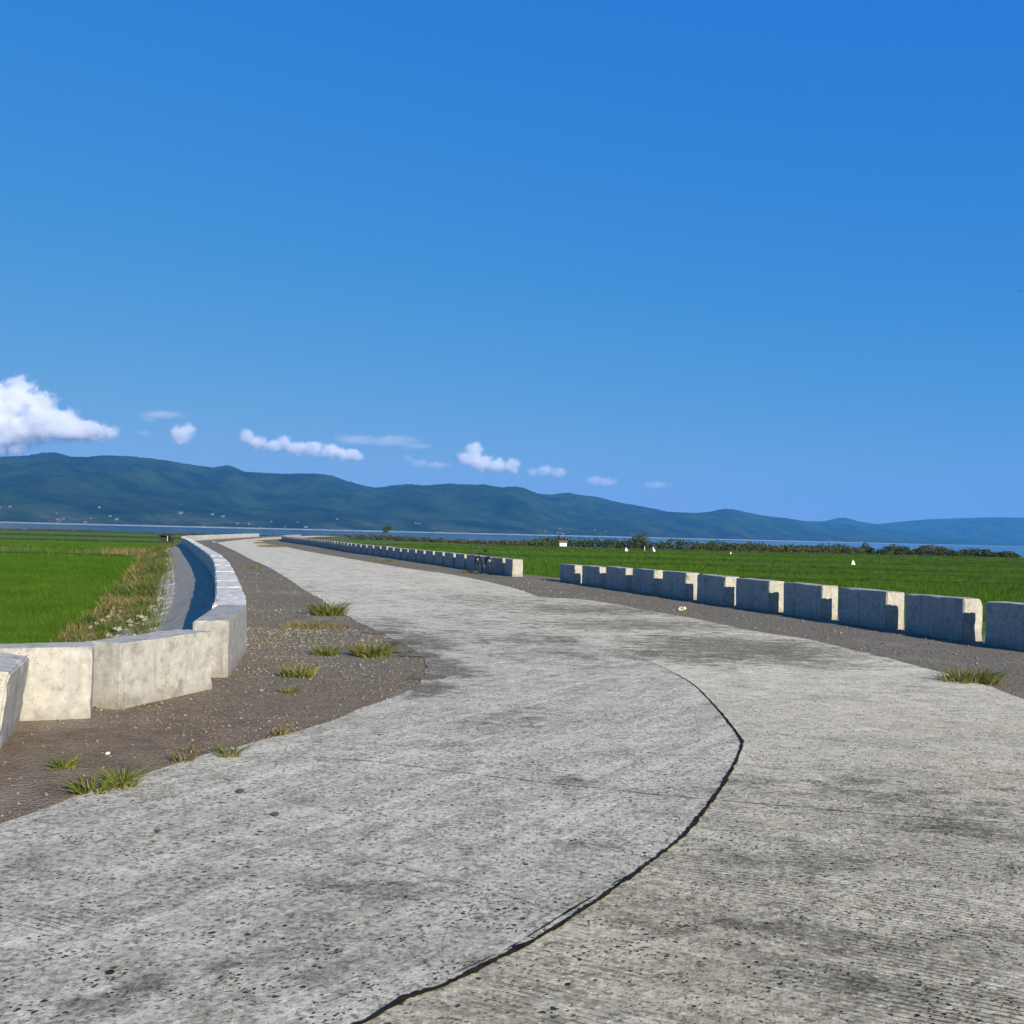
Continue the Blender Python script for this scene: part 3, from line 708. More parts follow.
# rice: real blades in the nearer fields
def clumps(n, xr, yr, dens_pow, hgt, wid, cond=None):
    """n plants, spread so that they thin with distance"""
    Y = yr[0]*(yr[1]/yr[0])**RNG.uniform(0, 1, n); X = RNG.uniform(xr[0], xr[1], n)*Y
    return X, Y
bank = [tuple(p) for p in outward(LB, 3.1, 1)] + [tuple(p) for p in outward(RB, 2.5, -1)[::-1]]
def rice(xr, yr, n, nm, label):
    X, Y = clumps(n, xr, yr, 1, 1, 1); k = ~inside(bank, X, Y); X, Y = X[k], Y[k]; n = len(X)
    sc = np.clip(Y/(26 if xr[0] < -.5 else 45), 1, 5)
    nz = np.array([mn.noise(Vector((x*.06, y*.16, 9))) for x, y in zip(X, Y)])
    H = RNG.uniform(.24, .32, n)*(1+.25*nz)*np.clip(sc, 1, 1.3)
    V, Fc = blades(X, Y, np.full(n, FZ-.02), H, .014*sc*RNG.uniform(.8, 1.4, n), .5, 2)
    tag(link(nm, mesh_np(nm, V, Fc, 3), M['rice']), kind='stuff', label=label)
rice((-.62, -.30), (17, 150), 170000, 'rice_plants', 'dense young rice in the left field')
rice((-.30, .62), (38, 238), 260000, 'rice_plants', 'dense young rice in the right field')

# weeds on the left bank
def bank_z(p): return -.60-(p-1.52)*.25
n = 19000; s = 1+(LWALL.L*.62)*RNG.uniform(0, 1, n)**1.6; p_ = 1.5+RNG.beta(1.4, 1.6, n)*2.4
X = []; Y = []; Z = []; Hh = []; DR = []
for a, b in zip(s, p_):
    q = LWALL.at(a); t = LWALL.tan(a); edge = 1.78+.5*mn.noise(Vector((a*.35, 0, 0)))+(.3 if a > 16 else 0)
    if b < edge and RNG.uniform() < .93: continue
    nz = mn.noise(Vector((a*.55, b*1.1, 4)))
    if RNG.uniform() > .62+1.5*nz: continue
    X.append(q.x-t.y*b); Y.append(q.y+t.x*b); Z.append(max(FZ, bank_z(b))-.05); Hh.append((.22+.36*nz+.1*RNG.uniform())*min(1.0+a/60, 1.6)); DR.append(.9*mn.noise(Vector((a*.3, b*1.3, 14)))+.5*mn.noise(Vector((a*.13, 0, 7)))+RNG.uniform(-.25, .25)+(b-2.7)*.32-.02)
X, Y, Z, Hh, DR = map(np.array, (X, Y, Z, Hh, DR)); Hh = Hh.clip(.10, .8)
V, Fc = [], []
for sel, mt, lb in ((DR < .20, 'weed', 'green weeds spreading over the left bank'), (DR >= .20, 'dry', 'brown dry grass along the left bank')):
    XX = np.repeat(X[sel], 3)+RNG.normal(0, .08, sel.sum()*3); YY = np.repeat(Y[sel], 3)+RNG.normal(0, .08, sel.sum()*3)
    V, Fc = blades(XX, YY, np.repeat(Z[sel], 3), np.repeat(Hh[sel], 3)*RNG.uniform(.5, 1.2, len(XX)), .022*np.clip(YY/25, .8, 3), .7, 3)
    tag(link('bank_weeds', mesh_np('bank_weeds', V, Fc, 3), M[mt]), kind='stuff', label=lb)
n = 170; s = RNG.uniform(0, 22, n); p_ = RNG.uniform(1.9, 3.3, n)
Q = [(LWALL.at(a), LWALL.tan(a), b) for a, b in zip(s, p_)]
X = np.array([q.x-t.y*b for q, t, b in Q]); Y = np.array([q.y+t.x*b for q, t, b in Q]); Z = np.array([bank_z(b) for _, _, b in Q])+.12
rocks('bank_rubble', X, Y, Z, RNG.uniform(.04, .14, n), M['rubble'], kind='stuff', label='pale rubble lying among the bank weeds')
n = 150; X = RNG.uniform(-5.4, -3.8, n); Y = RNG.uniform(8.9, 11.0, n)
rocks('bank_rubble', X, Y, np.full(n, .03), RNG.uniform(.02, .09, n), M['rubble'], kind='stuff', label='pale rubble heaped behind the corner blocks')

# right bank weeds seen through the gap
n = 3000; s = RNG.uniform(0, RROW.L, n); Q = [(RROW.at(a), RROW.tan(a)) for a in s]; b = RNG.uniform(1.2, 3, n)
X = np.array([q.x-t.y*k for (q, t), k in zip(Q, b)]); Y = np.array([q.y+t.x*k for (q, t), k in zip(Q, b)])
V, Fc = blades(X, Y, -.0-(b-1.2)*.6-.05, RNG.uniform(.1, .3, n), np.full(n, .03), .6, 3)
tag(link('bank_weeds', mesh_np('bank_weeds', V, Fc, 3), M['weed']), kind='stuff', label='low weeds on the right bank behind the blocks')

# field bunds: low earth ridges between the paddies
BUNDS = [(-150, 82, -34, 88), (-190, 118, -36, 112), (-190, 160, -48, 168), (-240, 225, -60, 232), (4, 70, 120, 78), (10, 104, 180, 98), (-18, 128, 200, 138),
         (-26, 176, 260, 168), (-30, 204, 300, 212), (60, 150, 230, 156), (20, 88, 60, 86), (-20, 226, 320, 234)]
for i, (x0, y0, x1, y1) in enumerate(BUNDS):
    a, b = Vector((x0, y0)), Vector((x1, y1)); n = int((b-a).length/1.5); v = []; f = []; t = (b-a).normalized(); nn = Vector((-t.y, t.x))
    for k in range(n+1):
        p = a.lerp(b, k/n) + nn*(1.6*mn.noise(Vector((k*.05, i, 0)))+.25*mn.noise(Vector((k*.4, i, 5)))); h = .30+.16*mn.noise(Vector((k*.3, i, 2)))
        for o_, z in ((-.7, -.1), (-.25, h), (.25, h*.9), (.7, -.1)): v.append((p.x+nn.x*o_, p.y+nn.y*o_, FZ+z))
        if k:
            for m_ in range(3): f.append(((k-1)*4+m_, k*4+m_, k*4+m_+1, (k-1)*4+m_+1))
    tag(link('field_bund', mesh('field_bund', v, f, True), M['bund']), kind='structure', label='low earth ridge between rice paddies')
    m = n*26; u = RNG.uniform(0, 1, m); kk = (u*n)
    P = [a.lerp(b, c) + nn*(1.6*mn.noise(Vector((c*n*.05, i, 0)))) for c in u]
    X = np.array([p.x for p in P])+RNG.normal(0, .3, m); Y = np.array([p.y for p in P])+RNG.normal(0, .3, m)
    V, Fc = blades(X, Y, np.full(m, FZ+.1), RNG.uniform(.15, .5, m), .04*np.clip(Y/70, 1, 3), .6, 2)
    tag(link('bund_grass', mesh_np('bund_grass', V, Fc, 3), M['weed' if i % 3 else 'bush']), kind='stuff', label='rough grass growing on a paddy ridge')
# tall pale stems across the left field
n = 5000; X = RNG.uniform(-75, -36, n); Y = 96+RNG.normal(0, 5, n)+.05*X
k = np.array([mn.noise(Vector((x*.22, y*.1, 0))) > -.05 for x, y in zip(X, Y)]); X, Y = X[k], Y[k]; n = len(X)
V, Fc = blades(X, Y, np.full(n, FZ), RNG.uniform(.35, 1.0, n), np.full(n, .05), .35, 3)
tag(link('tall_grass', mesh_np('tall_grass', V, Fc, 3), M['pale']), kind='stuff', label='tall pale grass stems across the left field')
c = ground(133, 557, FZ); n = 520; X = c.x+RNG.normal(0, .95, n); Y = c.y+RNG.normal(0, 1.6, n)
V, Fc = blades(X, Y, np.full(n, FZ), RNG.uniform(.5, 1.25, n), np.full(n, .06), .45, 3)
tag(link('dry_reed_clump', mesh_np('dry_reed_clump', V, Fc, 3), M['dry']), 'orange brown clump of dry reeds in the left field', 'reeds')

# shore vegetation masses
def leaf_mass(centers, radii, per, size):
    """leaf-clump faces spread through lobes"""
    Vs = []
    for (x, y, z), (rx, ry, rz), n in zip(centers, radii, per):
        d = RNG.normal(0, 1, (n, 3)); d /= np.linalg.norm(d, axis=1)[:, None]; r = RNG.uniform(.25, 1, n)**.5
        c = np.stack([x+d[:, 0]*r*rx, y+d[:, 1]*r*ry, z+d[:, 2]*r*rz], 1)
        u = RNG.normal(0, 1, (n, 3)); u /= np.linalg.norm(u, axis=1)[:, None]; w = np.cross(u, RNG.normal(0, 1, (n, 3))); w /= np.linalg.norm(w, axis=1)[:, None]
        s = size*RNG.uniform(.5, 1.3, n)[:, None]
        Vs.append(np.stack([c-u*s, c+w*s*.6, c+u*s, c-w*s*.6], 1))
    V = np.concatenate(Vs).reshape(-1, 3); m = len(V)//4; return V, np.arange(m*4).reshape(m, 4)
def shrubbery(nm, x0, x1, h, mat, seed, per=60, yoff=0, dens=.7, hz=FZ-.3):
    C = []; Rr = []; N = []; rr = np.random.default_rng(seed); x = x0
    while x < x1:
        y = near_shore(x)-4+yoff+rr.uniform(-5, 5); hh = h*(.65+.5*(mn.noise(Vector((x*.035, seed, 0)))+.4*mn.noise(Vector((x*.2, seed, 3)))+.3))*rr.uniform(.8, 1.15)
        hh = max(.4, hh); w = rr.uniform(1.2, 2.6); C.append((x, y, hz+hh*.42)); Rr.append((w*1.25, w, hh*.66)); N.append(per); x += w*dens*.55
    V, Fc = leaf_mass(C, Rr, N, .33); return link(nm, mesh_np(nm, V, Fc, 4), mat)
def sx(px, y=352): return ground(px, 0, 0).x if False else ((px-512)/F)*y
tag(shrubbery('shore_reeds', sx(-60), sx(178), 1.1, M['reed'], 3, 40), kind='stuff', label='low olive reeds along the left lake shore')
tag(shrubbery('shore_reeds', sx(318), sx(545), 2.0, M['reed'], 5, 60, -25), kind='stuff', label='dark olive reeds behind the long right row')
tag(shrubbery('shore_reeds', sx(178), sx(330), 1.0, M['reed'], 9, 40), kind='stuff', label='thin reeds on the shore beyond the far bend')
tag(shrubbery('shore_thicket', sx(540, 255), sx(868, 255), 2.9, M['bush'], 7, 90), kind='stuff', label='dark green thicket along the right lake shore')
tag(shrubbery('shore_reeds', sx(700, 240), sx(868, 240), 2.2, M['reed'], 15, 60, -9), kind='stuff', label='brownish reeds before the right end of the thicket')
def shrub(px, w_px, h, mat, label, seed, cat='shrub'):
    y = near_shore(sx(px, 255))-6; x = (px-512)/F*y; w = w_px/F*y; rr = np.random.default_rng(seed)
    C, Rr, N = [], [], []; k = max(6, int(w/.7))
    for i in range(k):
        u = (i+.5)/k*2-1; hh = h*(1-abs(u)**2.2*.6)*rr.uniform(.8, 1.12)
        C.append((u*w/2, rr.uniform(-1.5, 1.5), hh*.48)); Rr.append((w/k*1.9, 1.6, hh*.58)); N.append(110)
    V, Fc = leaf_mass(C, Rr, N, .30)
    root = link('shrub', None, loc=(x, y, FZ-.1)); tag(root, label, cat, 'separate shrubs on the right lake shore')
    link('foliage', mesh_np('foliage', V, Fc, 4), mat, root)
    mb = MB()
    for i in range(k): mb.tube([(C[i][0]*.8, C[i][1]*.5, -.2), (C[i][0], C[i][1], C[i][2])], [.07, .03], 5)
    mb.build('stem', M['bark'], root)
shrub(641, 18, 3.9, M['bush'], 'domed dark bush rising above the thicket, right of the white sheets', 21)
shrub(867, 11, 2.8, M['bush'], 'small lone bush left of the broader shore shrubs', 22)
shrub(898, 34, 2.7, M['bush'], 'broad shrub with olive top, left of the last two', 23)
shrub(934, 44, 2.8, M['reed'], 'widest brownish shrub on the right shore', 24)
shrub(976, 42, 2.3, M['bush'], 'low even shrub near the right end of the shore', 25)
shrub(1006, 28, 1.7, M['bush'], 'lowest shrub, last towards the right frame edge', 26)
shrub(1060, 50, 1.8, M['bush'], 'shrub just outside the right frame edge', 27)

# lone tree on the shore
p = (sx(388, 322), 322, FZ-.2); root = link('tree', None, loc=p); tag(root, 'lone small round tree on the shore before the mountain', 'tree')
mb = MB(); mb.tube([(0,0,0), (.1,0,1.4), (.05,.1,2.6), (0,0,4.2)], [.16,.12,.09,.05], 7)
for a in range(5): mb.tube([(.05,.05,2.4+a*.2), (math.cos(a*1.3)*1.1, math.sin(a*1.3)*1.1, 3.5+a*.2)], [.06,.02], 5)
mb.build('trunk', M['bark'], root)
C = [(RNG.uniform(-1.1,1.1), RNG.uniform(-1,1), 3.7+RNG.uniform(-.7,1.0)) for _ in range(14)]
V, Fc = leaf_mass(C, [(.75,.75,.55)]*14, [55]*14, .2); link('crown', mesh_np('crown', V, Fc, 4), M['crown'], root)

# ------------------------------------------------------------------ small things in the fields
# dark shed on the left
c = ground(166.5, 542.2, FZ); root = link('field_shed', None, loc=(c.x, c.y, FZ)); tag(root, 'small dark open shed with a pale post in the left field', 'shed')
mb = MB(); mb.box((0,0,1.30), (2.5,2.0,.07), Matrix.Rotation(.08, 3, 'X')); mb.box((0,-.9,1.22), (2.6,.06,.14)); mb.build('roof', M['darkwood'], root, False)
for x, y, m_ in ((-1.1,-.8,'darkwood'), (1.1,-.8,'darkwood'), (-1.1,.8,'darkwood'), (1.1,.8,'darkwood'), (.45,-.85,'palewood')):
    mb = MB(); mb.box((x, y, .62), (.14 if m_ == 'palewood' else .1, .1, 1.25)); o = mb.build('post', M[m_], root, False)
    if m_ == 'palewood': o['label'] = 'pale post'
mb = MB(); mb.box((-.35,.2,.62), (1.3,1.1,1.1)); mb.box((.85,.2,.5), (.4,1.1,.8)); mb.build('side_wall', M['darkwood'], root, False)
# white hut with a rusty roof
c = ground(563, 548.6, FZ); root = link('field_hut', None, loc=(c.x, c.y, FZ)); tag(root, 'tiny white hut with a rusty roof in the right field', 'hut')
mb = MB(); mb.box((0,0,.95), (1.55,1.2,.85)); mb.build('wall', M['white'], root, False)
mb = MB(); mb.add([(-.95,-.85,1.36),(.95,-.85,1.36),(.95,0,1.75),(-.95,0,1.75),(-.95,.85,1.36),(.95,.85,1.36),(-.95,-.85,1.41),(.95,-.85,1.41),(.95,0,1.80),(-.95,0,1.80),(-.95,.85,1.41),(.95,.85,1.41)],
    [(0,1,2,3),(3,2,5,4),(6,9,8,7),(9,10,11,8),(0,6,7,1),(4,5,11,10),(0,3,9,6),(3,4,10,9),(1,7,8,2),(2,8,11,5)]); mb.build('roof', M['roofred'], root, False)
for x in (-.7, .7):
    for y in (-.5, .5): mb = MB(); mb.box((x,y,.26), (.08,.08,.53)); mb.build('leg', M['darkwood'], root, False)
# white sheets on stakes
def sheet(px, py, w, h, lean, label, seed):
    c = ground(px, py, FZ); root = link('sheet_marker', None, loc=(c.x, c.y, FZ)); tag(root, label, 'field marker', 'white sheets on stakes in the right field')
    mb = MB(); mb.tube([(0,0,-.1), (lean*.5,0,h*.55), (lean,0,h+.08)], .018, 6); mb.build('stake', M['palewood'], root)
    v = []; f = []; nr, na = 7, 20
    for i in range(nr+1):
        t = i/nr
        for a in range(na):
            th = 2*math.pi*a/na; r = w/2*(t**.8)*(1+.28*math.sin(3*th+seed)+.12*math.sin(7*th))+.012
            v.append((lean*(1-t*.8)+r*math.cos(th), r*.6*math.sin(th), h-(h*.80)*t+.04*math.sin(5*th+seed)*t))
    for i in range(nr):
        for a in range(na): f.append((i*na+a, (i+1)*na+a, (i+1)*na+(a+1) % na, i*na+(a+1) % na))
    o = link('cloth', mesh('cloth', v, f, True), M['white'], root); md = o.modifiers.new('thick', 'SOLIDIFY'); md.thickness = .012
sheet(626, 552, .62, .85, .0, 'white bundled sheet on a stake, leftmost of the markers', 1)
sheet(654.5, 552.5, .42, 1.1, -.35, 'white sheet leaning left on its stake, beside a thin pole', 2)
sheet(853, 566, .46, .72, 0, 'white cone shaped sheet standing alone in the nearer green field', 3)
sheet(730.5, 555, .22, .65, .1, 'small narrow white sheet far out in the right field', 4)
c = ground(644.5, 552, FZ); mb = MB(); mb.tube([(0,0,0),(0,0,.6),(.02,0,1.15)], [.05,.05,.045], 6)
tag(mb.build('pole', M['white'], loc=(c.x, c.y, FZ)), 'thin pale pole left of the leaning white sheet', 'pole')

# birds far up at the right
def bird(px, py, dist, span, label, roll):
    c = sky_at(px, py, dist); root = link('bird', None, loc=c); tag(root, label, 'bird')
    mb = MB(); mb.tube([(0,.3*span,0),(0,.2*span,0),(0,.05*span,0),(0,-.15*span,0),(0,-.3*span,0)], [.005,.03*span,.05*span,.035*span,.01], 6)
    for s in (-1, 1):
        v = [(0,.1*span,.02),(s*.25*span,.13*span,.07*span),(s*.5*span,.02*span,.0),(s*.25*span,-.03*span,.05*span),(0,-.08*span,.01)]
        mb.add(v+[(a,b,e-.012) for a, b, e in v], [(0,1,2,3,4),(9,8,7,6,5),(0,5,6,1),(1,6,7,2),(2,7,8,3),(3,8,9,4)])
    o = mb.build('body', M['feather'], root); root.rotation_euler = (0, roll, .3)
bird(1019, 291, 160, .75, 'tiny dark bird gliding high near the right frame edge', .05)
bird(924, 347, 170, .7, 'tiny dark bird gliding lower, left of the other bird', -.05)

# ------------------------------------------------------------------ bicycle leaning on the far row
def bicycle(origin, yaw, lean):
    root = link('bicycle', None, loc=origin); root.rotation_euler = (lean, 0, yaw)
    tag(root, 'dark grey bicycle leaning on the first blocks beyond the gap', 'bicycle')
    r = .33
    for x in (-.52, .53):
        w = link('wheel', None, parent=root, loc=(x, 0, r+.02))
        mb = MB(); mb.tube([(math.cos(a)*r, 0, math.sin(a)*r) for a in np.linspace(0, 2*math.pi, 40, endpoint=False)], .026, 8, True); mb.build('tyre', M['tyre'], w)
        mb = MB(); mb.tube([(math.cos(a)*(r-.035), 0, math.sin(a)*(r-.035)) for a in np.linspace(0, 2*math.pi, 40, endpoint=False)], .010, 6, True); mb.build('rim', M['frame'], w)
        mb = MB(); mb.tube([(0,-.05,0),(0,.05,0)], .02, 8)
        for k in range(18):
            a = 2*math.pi*k/18; mb.tube([(0,.02*(-1)**k,0),(math.cos(a)*(r-.04),0,math.sin(a)*(r-.04))], .0018, 4, cap=False)
        mb.build('hub_and_spokes', M['frame'], w)
    z = r+.02; BB = (-.08,0,z-.04); SEAT = (-.25,0,.80); HT = (.36,0,.84); HB = (.40,0,.70)
    mb = MB(); mb.tube([BB, SEAT], .017); mb.tube([HT, HB], .02); mb.tube([SEAT, HT], .016); mb.tube([BB, HB], .02)
    for s in (-.05, .05): mb.tube([(BB[0], s*.6, BB[2]), (-.52, s, z)], .010); mb.tube([(SEAT[0], s*.4, SEAT[2]-.03), (-.52, s, z)], .008)
    mb.build('frame', M['frame'], root)
    mb = MB()
    for s in (-.05, .05): mb.tube([(HB[0], s*.6, HB[2]-.01), (.45, s, z+.15), (.53, s, z)], .012)
    mb.tube([(.40,-.04,.69),(.40,.04,.69)], .016); mb.build('fork', M['frame'], root)
    mb = MB(); mb.tube([(.36,0,.84),(.34,0,1.02),(.40,0,1.05)], .014); mb.tube([(.30,-.31,1.13),(.37,-.18,1.09),(.40,0,1.05),(.37,.18,1.09),(.30,.31,1.13)], .016)
    hb = mb.build('handlebar', M['frame'], root)
    for s in (-1, 1): mb = MB(); mb.tube([(.27,s*.36,1.105),(.31,s*.27,1.095)], .018); mb.build('grip', M['tyre'], hb)
    mb = MB(); mb.tube([(-.25,0,.80),(-.28,0,.93)], .013); mb.build('seat_post', M['metal'], root)
    mb = MB(); mb.tube([(-.42,0,.945),(-.36,0,.955),(-.28,0,.945),(-.20,0,.94),(-.12,0,.935)], [.05,.075,.05,.025,.012], 10); o = mb.build('saddle', M['tyre'], root)
    mb = MB(); mb.tube([(math.cos(a)*.09+BB[0], .05, math.sin(a)*.09+BB[2]) for a in np.linspace(0, 2*math.pi, 20, endpoint=False)], .008, 5, True)
    mb.tube([(BB[0],.06,BB[2]),(BB[0]+.12,.07,BB[2]-.12)], .009); mb.tube([(BB[0],-.06,BB[2]),(BB[0]-.12,-.07,BB[2]+.12)], .009)
    cr = mb.build('crank', M['metal'], root)
    for x, y, zz in ((.12,.11,-.12), (-.12,-.11,.12)): mb = MB(); mb.box((BB[0]+x, y, BB[2]+zz), (.09,.08,.02)); mb.build('pedal', M['tyre'], cr, False)
    for x in (-.52, .53):
        mb = MB(); aa = np.linspace(.3 if x < 0 else .1, 2.6 if x < 0 else 2.0, 12)
        v = []; f = []
        for i, a in enumerate(aa):
            for s in (-.03, .03): v.append((x+math.cos(a)*(r+.045), s, z+math.sin(a)*(r+.045)))
            for s in (.03, -.03): v.append((x+math.cos(a)*(r+.04), s, z+math.sin(a)*(r+.04)))
            if i:
                b = i*4
                f += [(b-4,b-3,b+1,b), (b-3,b-2,b+2,b+1), (b-2,b-1,b+3,b+2), (b-1,b-4,b,b+3)]
        mb.add(v, f); mb.build('mudguard', M['frame'], root)
    return root
sb = 1.9; a, t = FROW.at(sb), FROW.tan(sb); nn = Vector((t.y, -t.x))   # away from the road
p = a - nn*.52
bicycle((p.x, p.y, 0), math.atan2(t.y, t.x)+R(7), R(-10))

# ------------------------------------------------------------------ mountains
ridge = [(-700,470),(-500,455),(-300,462),(-150,470),(-60,462),(0,456),(25,455),(40,452.3),(51,451.4),(60,453),(69,456),(85,456.3),(102,454.5),(127,455.7),(150,457.8),(165,459.8),(193,464.6),(213,467.2),(223.5,464.8),(231,465.6),(238,469),(245,471.3),(258,472),(281,473.3),(299,472.8),(321,473.3),(332,475.4),(344,479.7),(362,485),(375,487.3),(392,485),(408,483.5),(423,485),(448,483.2),(469,484.2),(484,484),(499,486.8),(516,486.2),(525,488),(537,493.2),(551,494.4),(566,492),(581,494.7),(598,496.8),(616,501.5),(645,506.7),(668,511.4),(695,512.9),(710,511.4),(724,508.5),(733,509),(740,510.5),(760,515),(790,518.5),(815,522.5),(835,523),(850,524),(870,527),(900,530),(960,538),(1040,544),(1200,546)]
ridge2 = [(500,535),(600,528),(700,524),(800,521),(825,521),(838,517.5),(846,517.5),(858,521),(878,524),(900,521.5),(930,519),(960,518),(990,517),(1024,517.5),(1060,516),(1120,514),(1250,516),(1400,520),(1600,522)]
def shore_d(px): return float(np.interp(px, [-700, 0, 250, 512, 740, 900, 1200], [3000, 3300, 3800, 4600, 6400, 8600, 9600]))
def mountain(nm, prof, x0, x1, dfun, depth, label, seed, back=0):
    nu, nv = 700, 60; PX = [p[0] for p in prof]; PY = [p[1] for p in prof]; V = []
    for i in range(nu):
        px = x0+(x1-x0)*i/(nu-1); sd = dfun(px); u = (px-512)/F
        hy = float(np.interp(px, PX, PY)); yr = sd+depth
        top = sky_at(px, hy, yr).z
        tops = top*(1+.010*mn.noise(Vector((px*.25, 0, seed)))+.014*mn.noise(Vector((px*.8, 0, seed))))
        for j in range(nv):
            t = j/(nv-1)*1.35; y = sd+depth*t; x = u*y
            if t <= 1: prof_h = (t**.85)*(.72+.28*t)
            else: prof_h = max(0, 1-((t-1)/.35)**1.5*1.05)
            # spurs run down from the crest
            sp = mn.fractal(Vector((x/900, y/2600, seed)), 1.0, 2.0, 5)
            sp2 = abs(mn.noise(Vector((x/420+.3*sp, y/3000, seed+4))))
            k = 4*t*(1-min(t, 1)) if t < 1 else 0
            h = LZ-.3 + (tops-LZ)*prof_h*(1+k*(.55*sp-.85*sp2+.16+.12*mn.noise(Vector((x/130, y/160, seed))))) if t > 0 else LZ-6
            if 0 < t < .12: h = max(LZ+.5, h*min(1, t/.10))
            if t > 1: h = min(h, tops*(1-(t-1)*.8))
            elif t < .985: h = min(h, 1.6+(tops-1.6)*(y/yr)*(.90+.09*t))
            V.append((x, y, h))
    f = [(i*nv+j, (i+1)*nv+j, (i+1)*nv+j+1, i*nv+j+1) for i in range(nu-1) for j in range(nv-1)]
    return tag(link(nm, mesh(nm, V, f, True), M['mountain']), kind='structure', label=label)
mountain('hills', ridge, -640, 1180, shore_d, 2300, 'long forested blue mountain ridge across the lake', 11)
mountain('hills', ridge2, 480, 1560, lambda px: 11000, 2200, 'paler farther mountain range on the right', 23)

# villages at the foot of the mountain: each small house a thing
def house(proto=[None]):
    if proto[0] is None:
        mb = MB(); mb.box((0,0,2), (9,7,4.4)); w = mb.build('house', M['house'], None, False)
        mb = MB(); mb.add([(-5.2,-4.3,4.1),(5.2,-4.3,4.1),(5.2,4.3,4.1),(-5.2,4.3,4.1),(-5.2,0,6.6),(5.2,0,6.6)], [(0,1,5,4),(3,4,5,2),(0,4,3),(1,2,5),(0,3,2,1)])
        r_ = mb.build('roof', M['houseroof'], w, False); proto[0] = w; return w
    w = proto[0].copy(); COL.objects.link(w)
    for ch in list(proto[0].children):
        c2 = ch.copy(); COL.objects.link(c2); c2.parent = w
    return w
clusters = [(4,519,7,'far left'), (60,516,12,'left of the shed'), (88,519,7,'above the dry reeds'), (110,521,5,'above the left bank'), (182,522,4,'above the shed'), (208,521,5,'above the left row bend'), (228,521,5,'just right of the left row bend'),
            (258,524,4,'above the far end of the road'), (277,524,5,'above the far right row end'), (312,526,5,'left of the lone tree'), (342,526,4,'nearest left of the lone tree'), (418,527,5,'right of the lone tree'), (553,532,7,'above the white hut'), (563,531,6,'just right above the white hut'), (600,533,4,'above the leftmost sheet'), (763,536,3,'above the right field')]
rr = random.Random(5); hn = 0
for px, py, n, where in clusters:
    for k in range(max(2, n//2)):
        q = px+rr.gauss(0, 4.5); sd = shore_d(q)+rr.uniform(60, 330); w = house()
        # stand it on the slope
        x = (q-512)/F*sd; w.location = (x, sd, 0); w.rotation_euler = (0, 0, rr.uniform(0, 3))
        s = rr.uniform(.6, 1.3); w.scale = (s*1.2, s, s*.9)
        tag(w, 'tiny pale hillside house in the cluster %s' % where, 'house', 'houses of the lakeside hamlet %s' % where)
bpy.context.view_layer.update()
hills = [o for o in COL.objects if o.name == 'hills'][0]
for o in [o for o in COL.objects if o.get('category') == 'house']:
    ok, loc, nn, _ = hills.ray_cast(Vector((o.location.x, o.location.y, 3000)), Vector((0, 0, -1)))
    if ok: o.location.z = loc.z-.8

# ------------------------------------------------------------------ clouds
def cloud(lobes, dist, dens, label, seed, soft=.45, rag=1.0, alb=.965):
    """lobes: (px, py, rx_px, ry_px); vapour thins out towards each lobe's rim and is torn by noise"""
    cx = sum(l[0] for l in lobes)/len(lobes); cy = sum(l[1] for l in lobes)/len(lobes); c = sky_at(cx, cy, dist); k = dist/F
    bm = bmesh.new(); g = G('cloud_vapour'); v = g.coord(); acc = None
    n1 = g.n('TexNoise', i0=v, Scale=1/(k*10), Detail=7.0, Roughness=.62, Distortion=.4).outputs['Fac']
    for px, py, rx, ry in lobes:
        p = sky_at(px, py, dist)-c; rx *= 1.3; ry *= 1.38; sc = (rx*k, rx*k*.9, ry*k)
        bmesh.ops.create_icosphere(bm, subdivisions=3, radius=1, matrix=Matrix.Translation(p) @ Matrix.Diagonal((sc[0]*1.15, sc[1]*1.15, sc[2]*1.15, 1)))
        d = g.n('VectorMath', {'operation': 'SUBTRACT'}, i0=v, i1=tuple(p)); d = g.n('VectorMath', {'operation': 'MULTIPLY'}, i0=d, i1=tuple(1/q for q in sc))
        l = g.n('VectorMath', {'operation': 'LENGTH'}, i0=d).outputs['Value']; l = g.math('SUBTRACT', 1.0, l)
        acc = l if acc is None else g.math('SMOOTH_MAX', acc, l, .12)
    e = g.plus(acc, g.mul(g.math('SUBTRACT', n1, .5), 2.2*rag))
    vs = g.n('VolumePrincipled', Color=(alb, alb+.004, min(1, alb+.014)), Density=g.mul(g.math('POWER', g.ramp(e, .10, .10+soft), 1.5), dens), Anisotropy=0.0)
    g.t.links.new(vs.outputs[0], g.out.inputs[1])
    me = bpy.data.meshes.new('cloud'); bm.to_mesh(me); bm.free()
    o = link('cloud', me, None, None, c)
    md = o.modifiers.new('union', 'REMESH'); md.mode = 'VOXEL'; md.voxel_size = k*1.5
    dg = bpy.context.evaluated_depsgraph_get(); m2 = bpy.data.meshes.new_from_object(o.evaluated_get(dg)); o.modifiers.clear(); o.data = m2
    m2.materials.clear(); m2.materials.append(g.m)
    return tag(o, label, 'cloud')
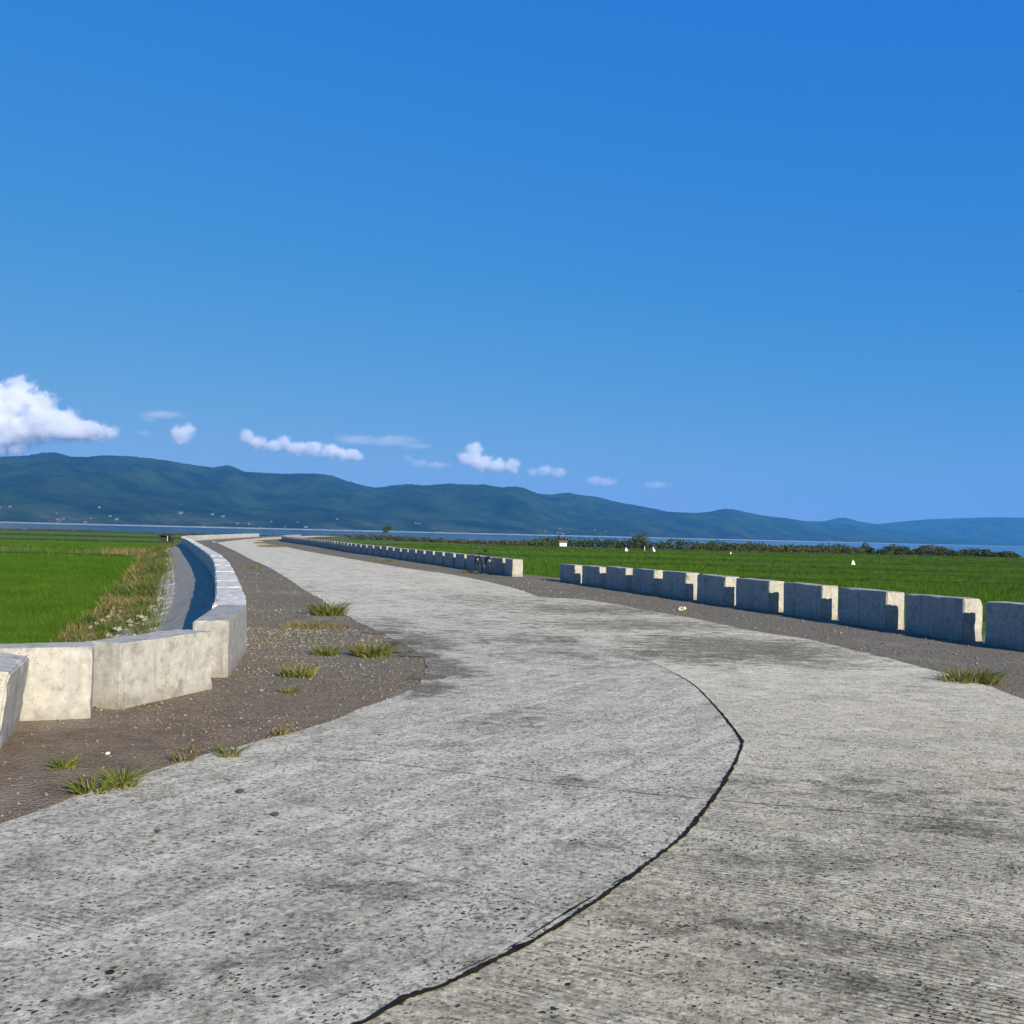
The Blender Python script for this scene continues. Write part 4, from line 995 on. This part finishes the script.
D = 18000
cloud([(-30,415,34,28),(-8,410,26,24),(18,398,17,17),(22,388,10,9),(40,406,16,12),(45,424,26,15),(66,424,18,11),(88,431,16,8),(106,433,12,6),(10,430,30,16),(-20,440,40,12),(70,434,30,6)], D, .012, 'large towering white cumulus at the left edge above the ridge', 1, rag=1.15, alb=.925)
cloud([(182,434,10,8),(176,431,6,6),(189,430,6,7),(181,440,6,4)], D, .009, 'small round white puff right of the large cumulus', 2)
cloud([(145,433,8,3)], D, .0010, 'faint wisp between the large cumulus and the round puff', 12)
cloud([(160,415,22,3.5),(150,419,10,2.5)], D, .0010, 'flat grey streak above the round puff', 3)
cloud([(247,437,7,6),(257,442,9,6),(273,446,10,5),(285,442,8,6),(297,448,13,6),(312,449,12,6),(332,452,13,6),(347,455,12,6),(357,458,6,3)], D, .009, 'long white bumpy cloud bank left of centre', 4)
cloud([(360,440,26,4.5),(390,441,28,5),(415,446,16,3)], D+1500, .0008, 'thin grey veil cloud right of the long white bank', 5)
cloud([(409,458,6,4),(420,463,10,4),(436,465,14,3)], D, .0018, 'small faint cloud left of the bright twin puff', 6)
cloud([(475,449,9,6),(468,459,9,7),(481,463,14,7),(497,466,12,6),(510,466,10,6),(474,455,9,7)], D, .010, 'bright twin topped puff above the centre ridge', 7)
cloud([(532,472,6,4),(545,470,9,5),(558,473,10,4)], D, .005, 'small white cloud just right of the twin puff', 8)
cloud([(595,480,9,4.5),(606,482,9,4)], D, .004, 'small soft cloud over the falling ridge', 9)
cloud([(656,485,12,3.2)], D, .0022, 'faintest little cloud, last on the right', 10)

# ------------------------------------------------------------------ air
g = G('air'); vs = g.n('VolumePrincipled', Color=(.10, .46, 1.0), Density=5.2e-5, Anisotropy=.0)
g.t.links.new(vs.outputs[0], g.out.inputs[1])
mb = MB(); mb.box((2500, 6750, 330), (23200, 16700, 700)); o = mb.build('haze', g.m, smooth=False); tag(o, kind='stuff', label='thin blue air over lake and hills')
for v_ in ('cycles',):
    pass
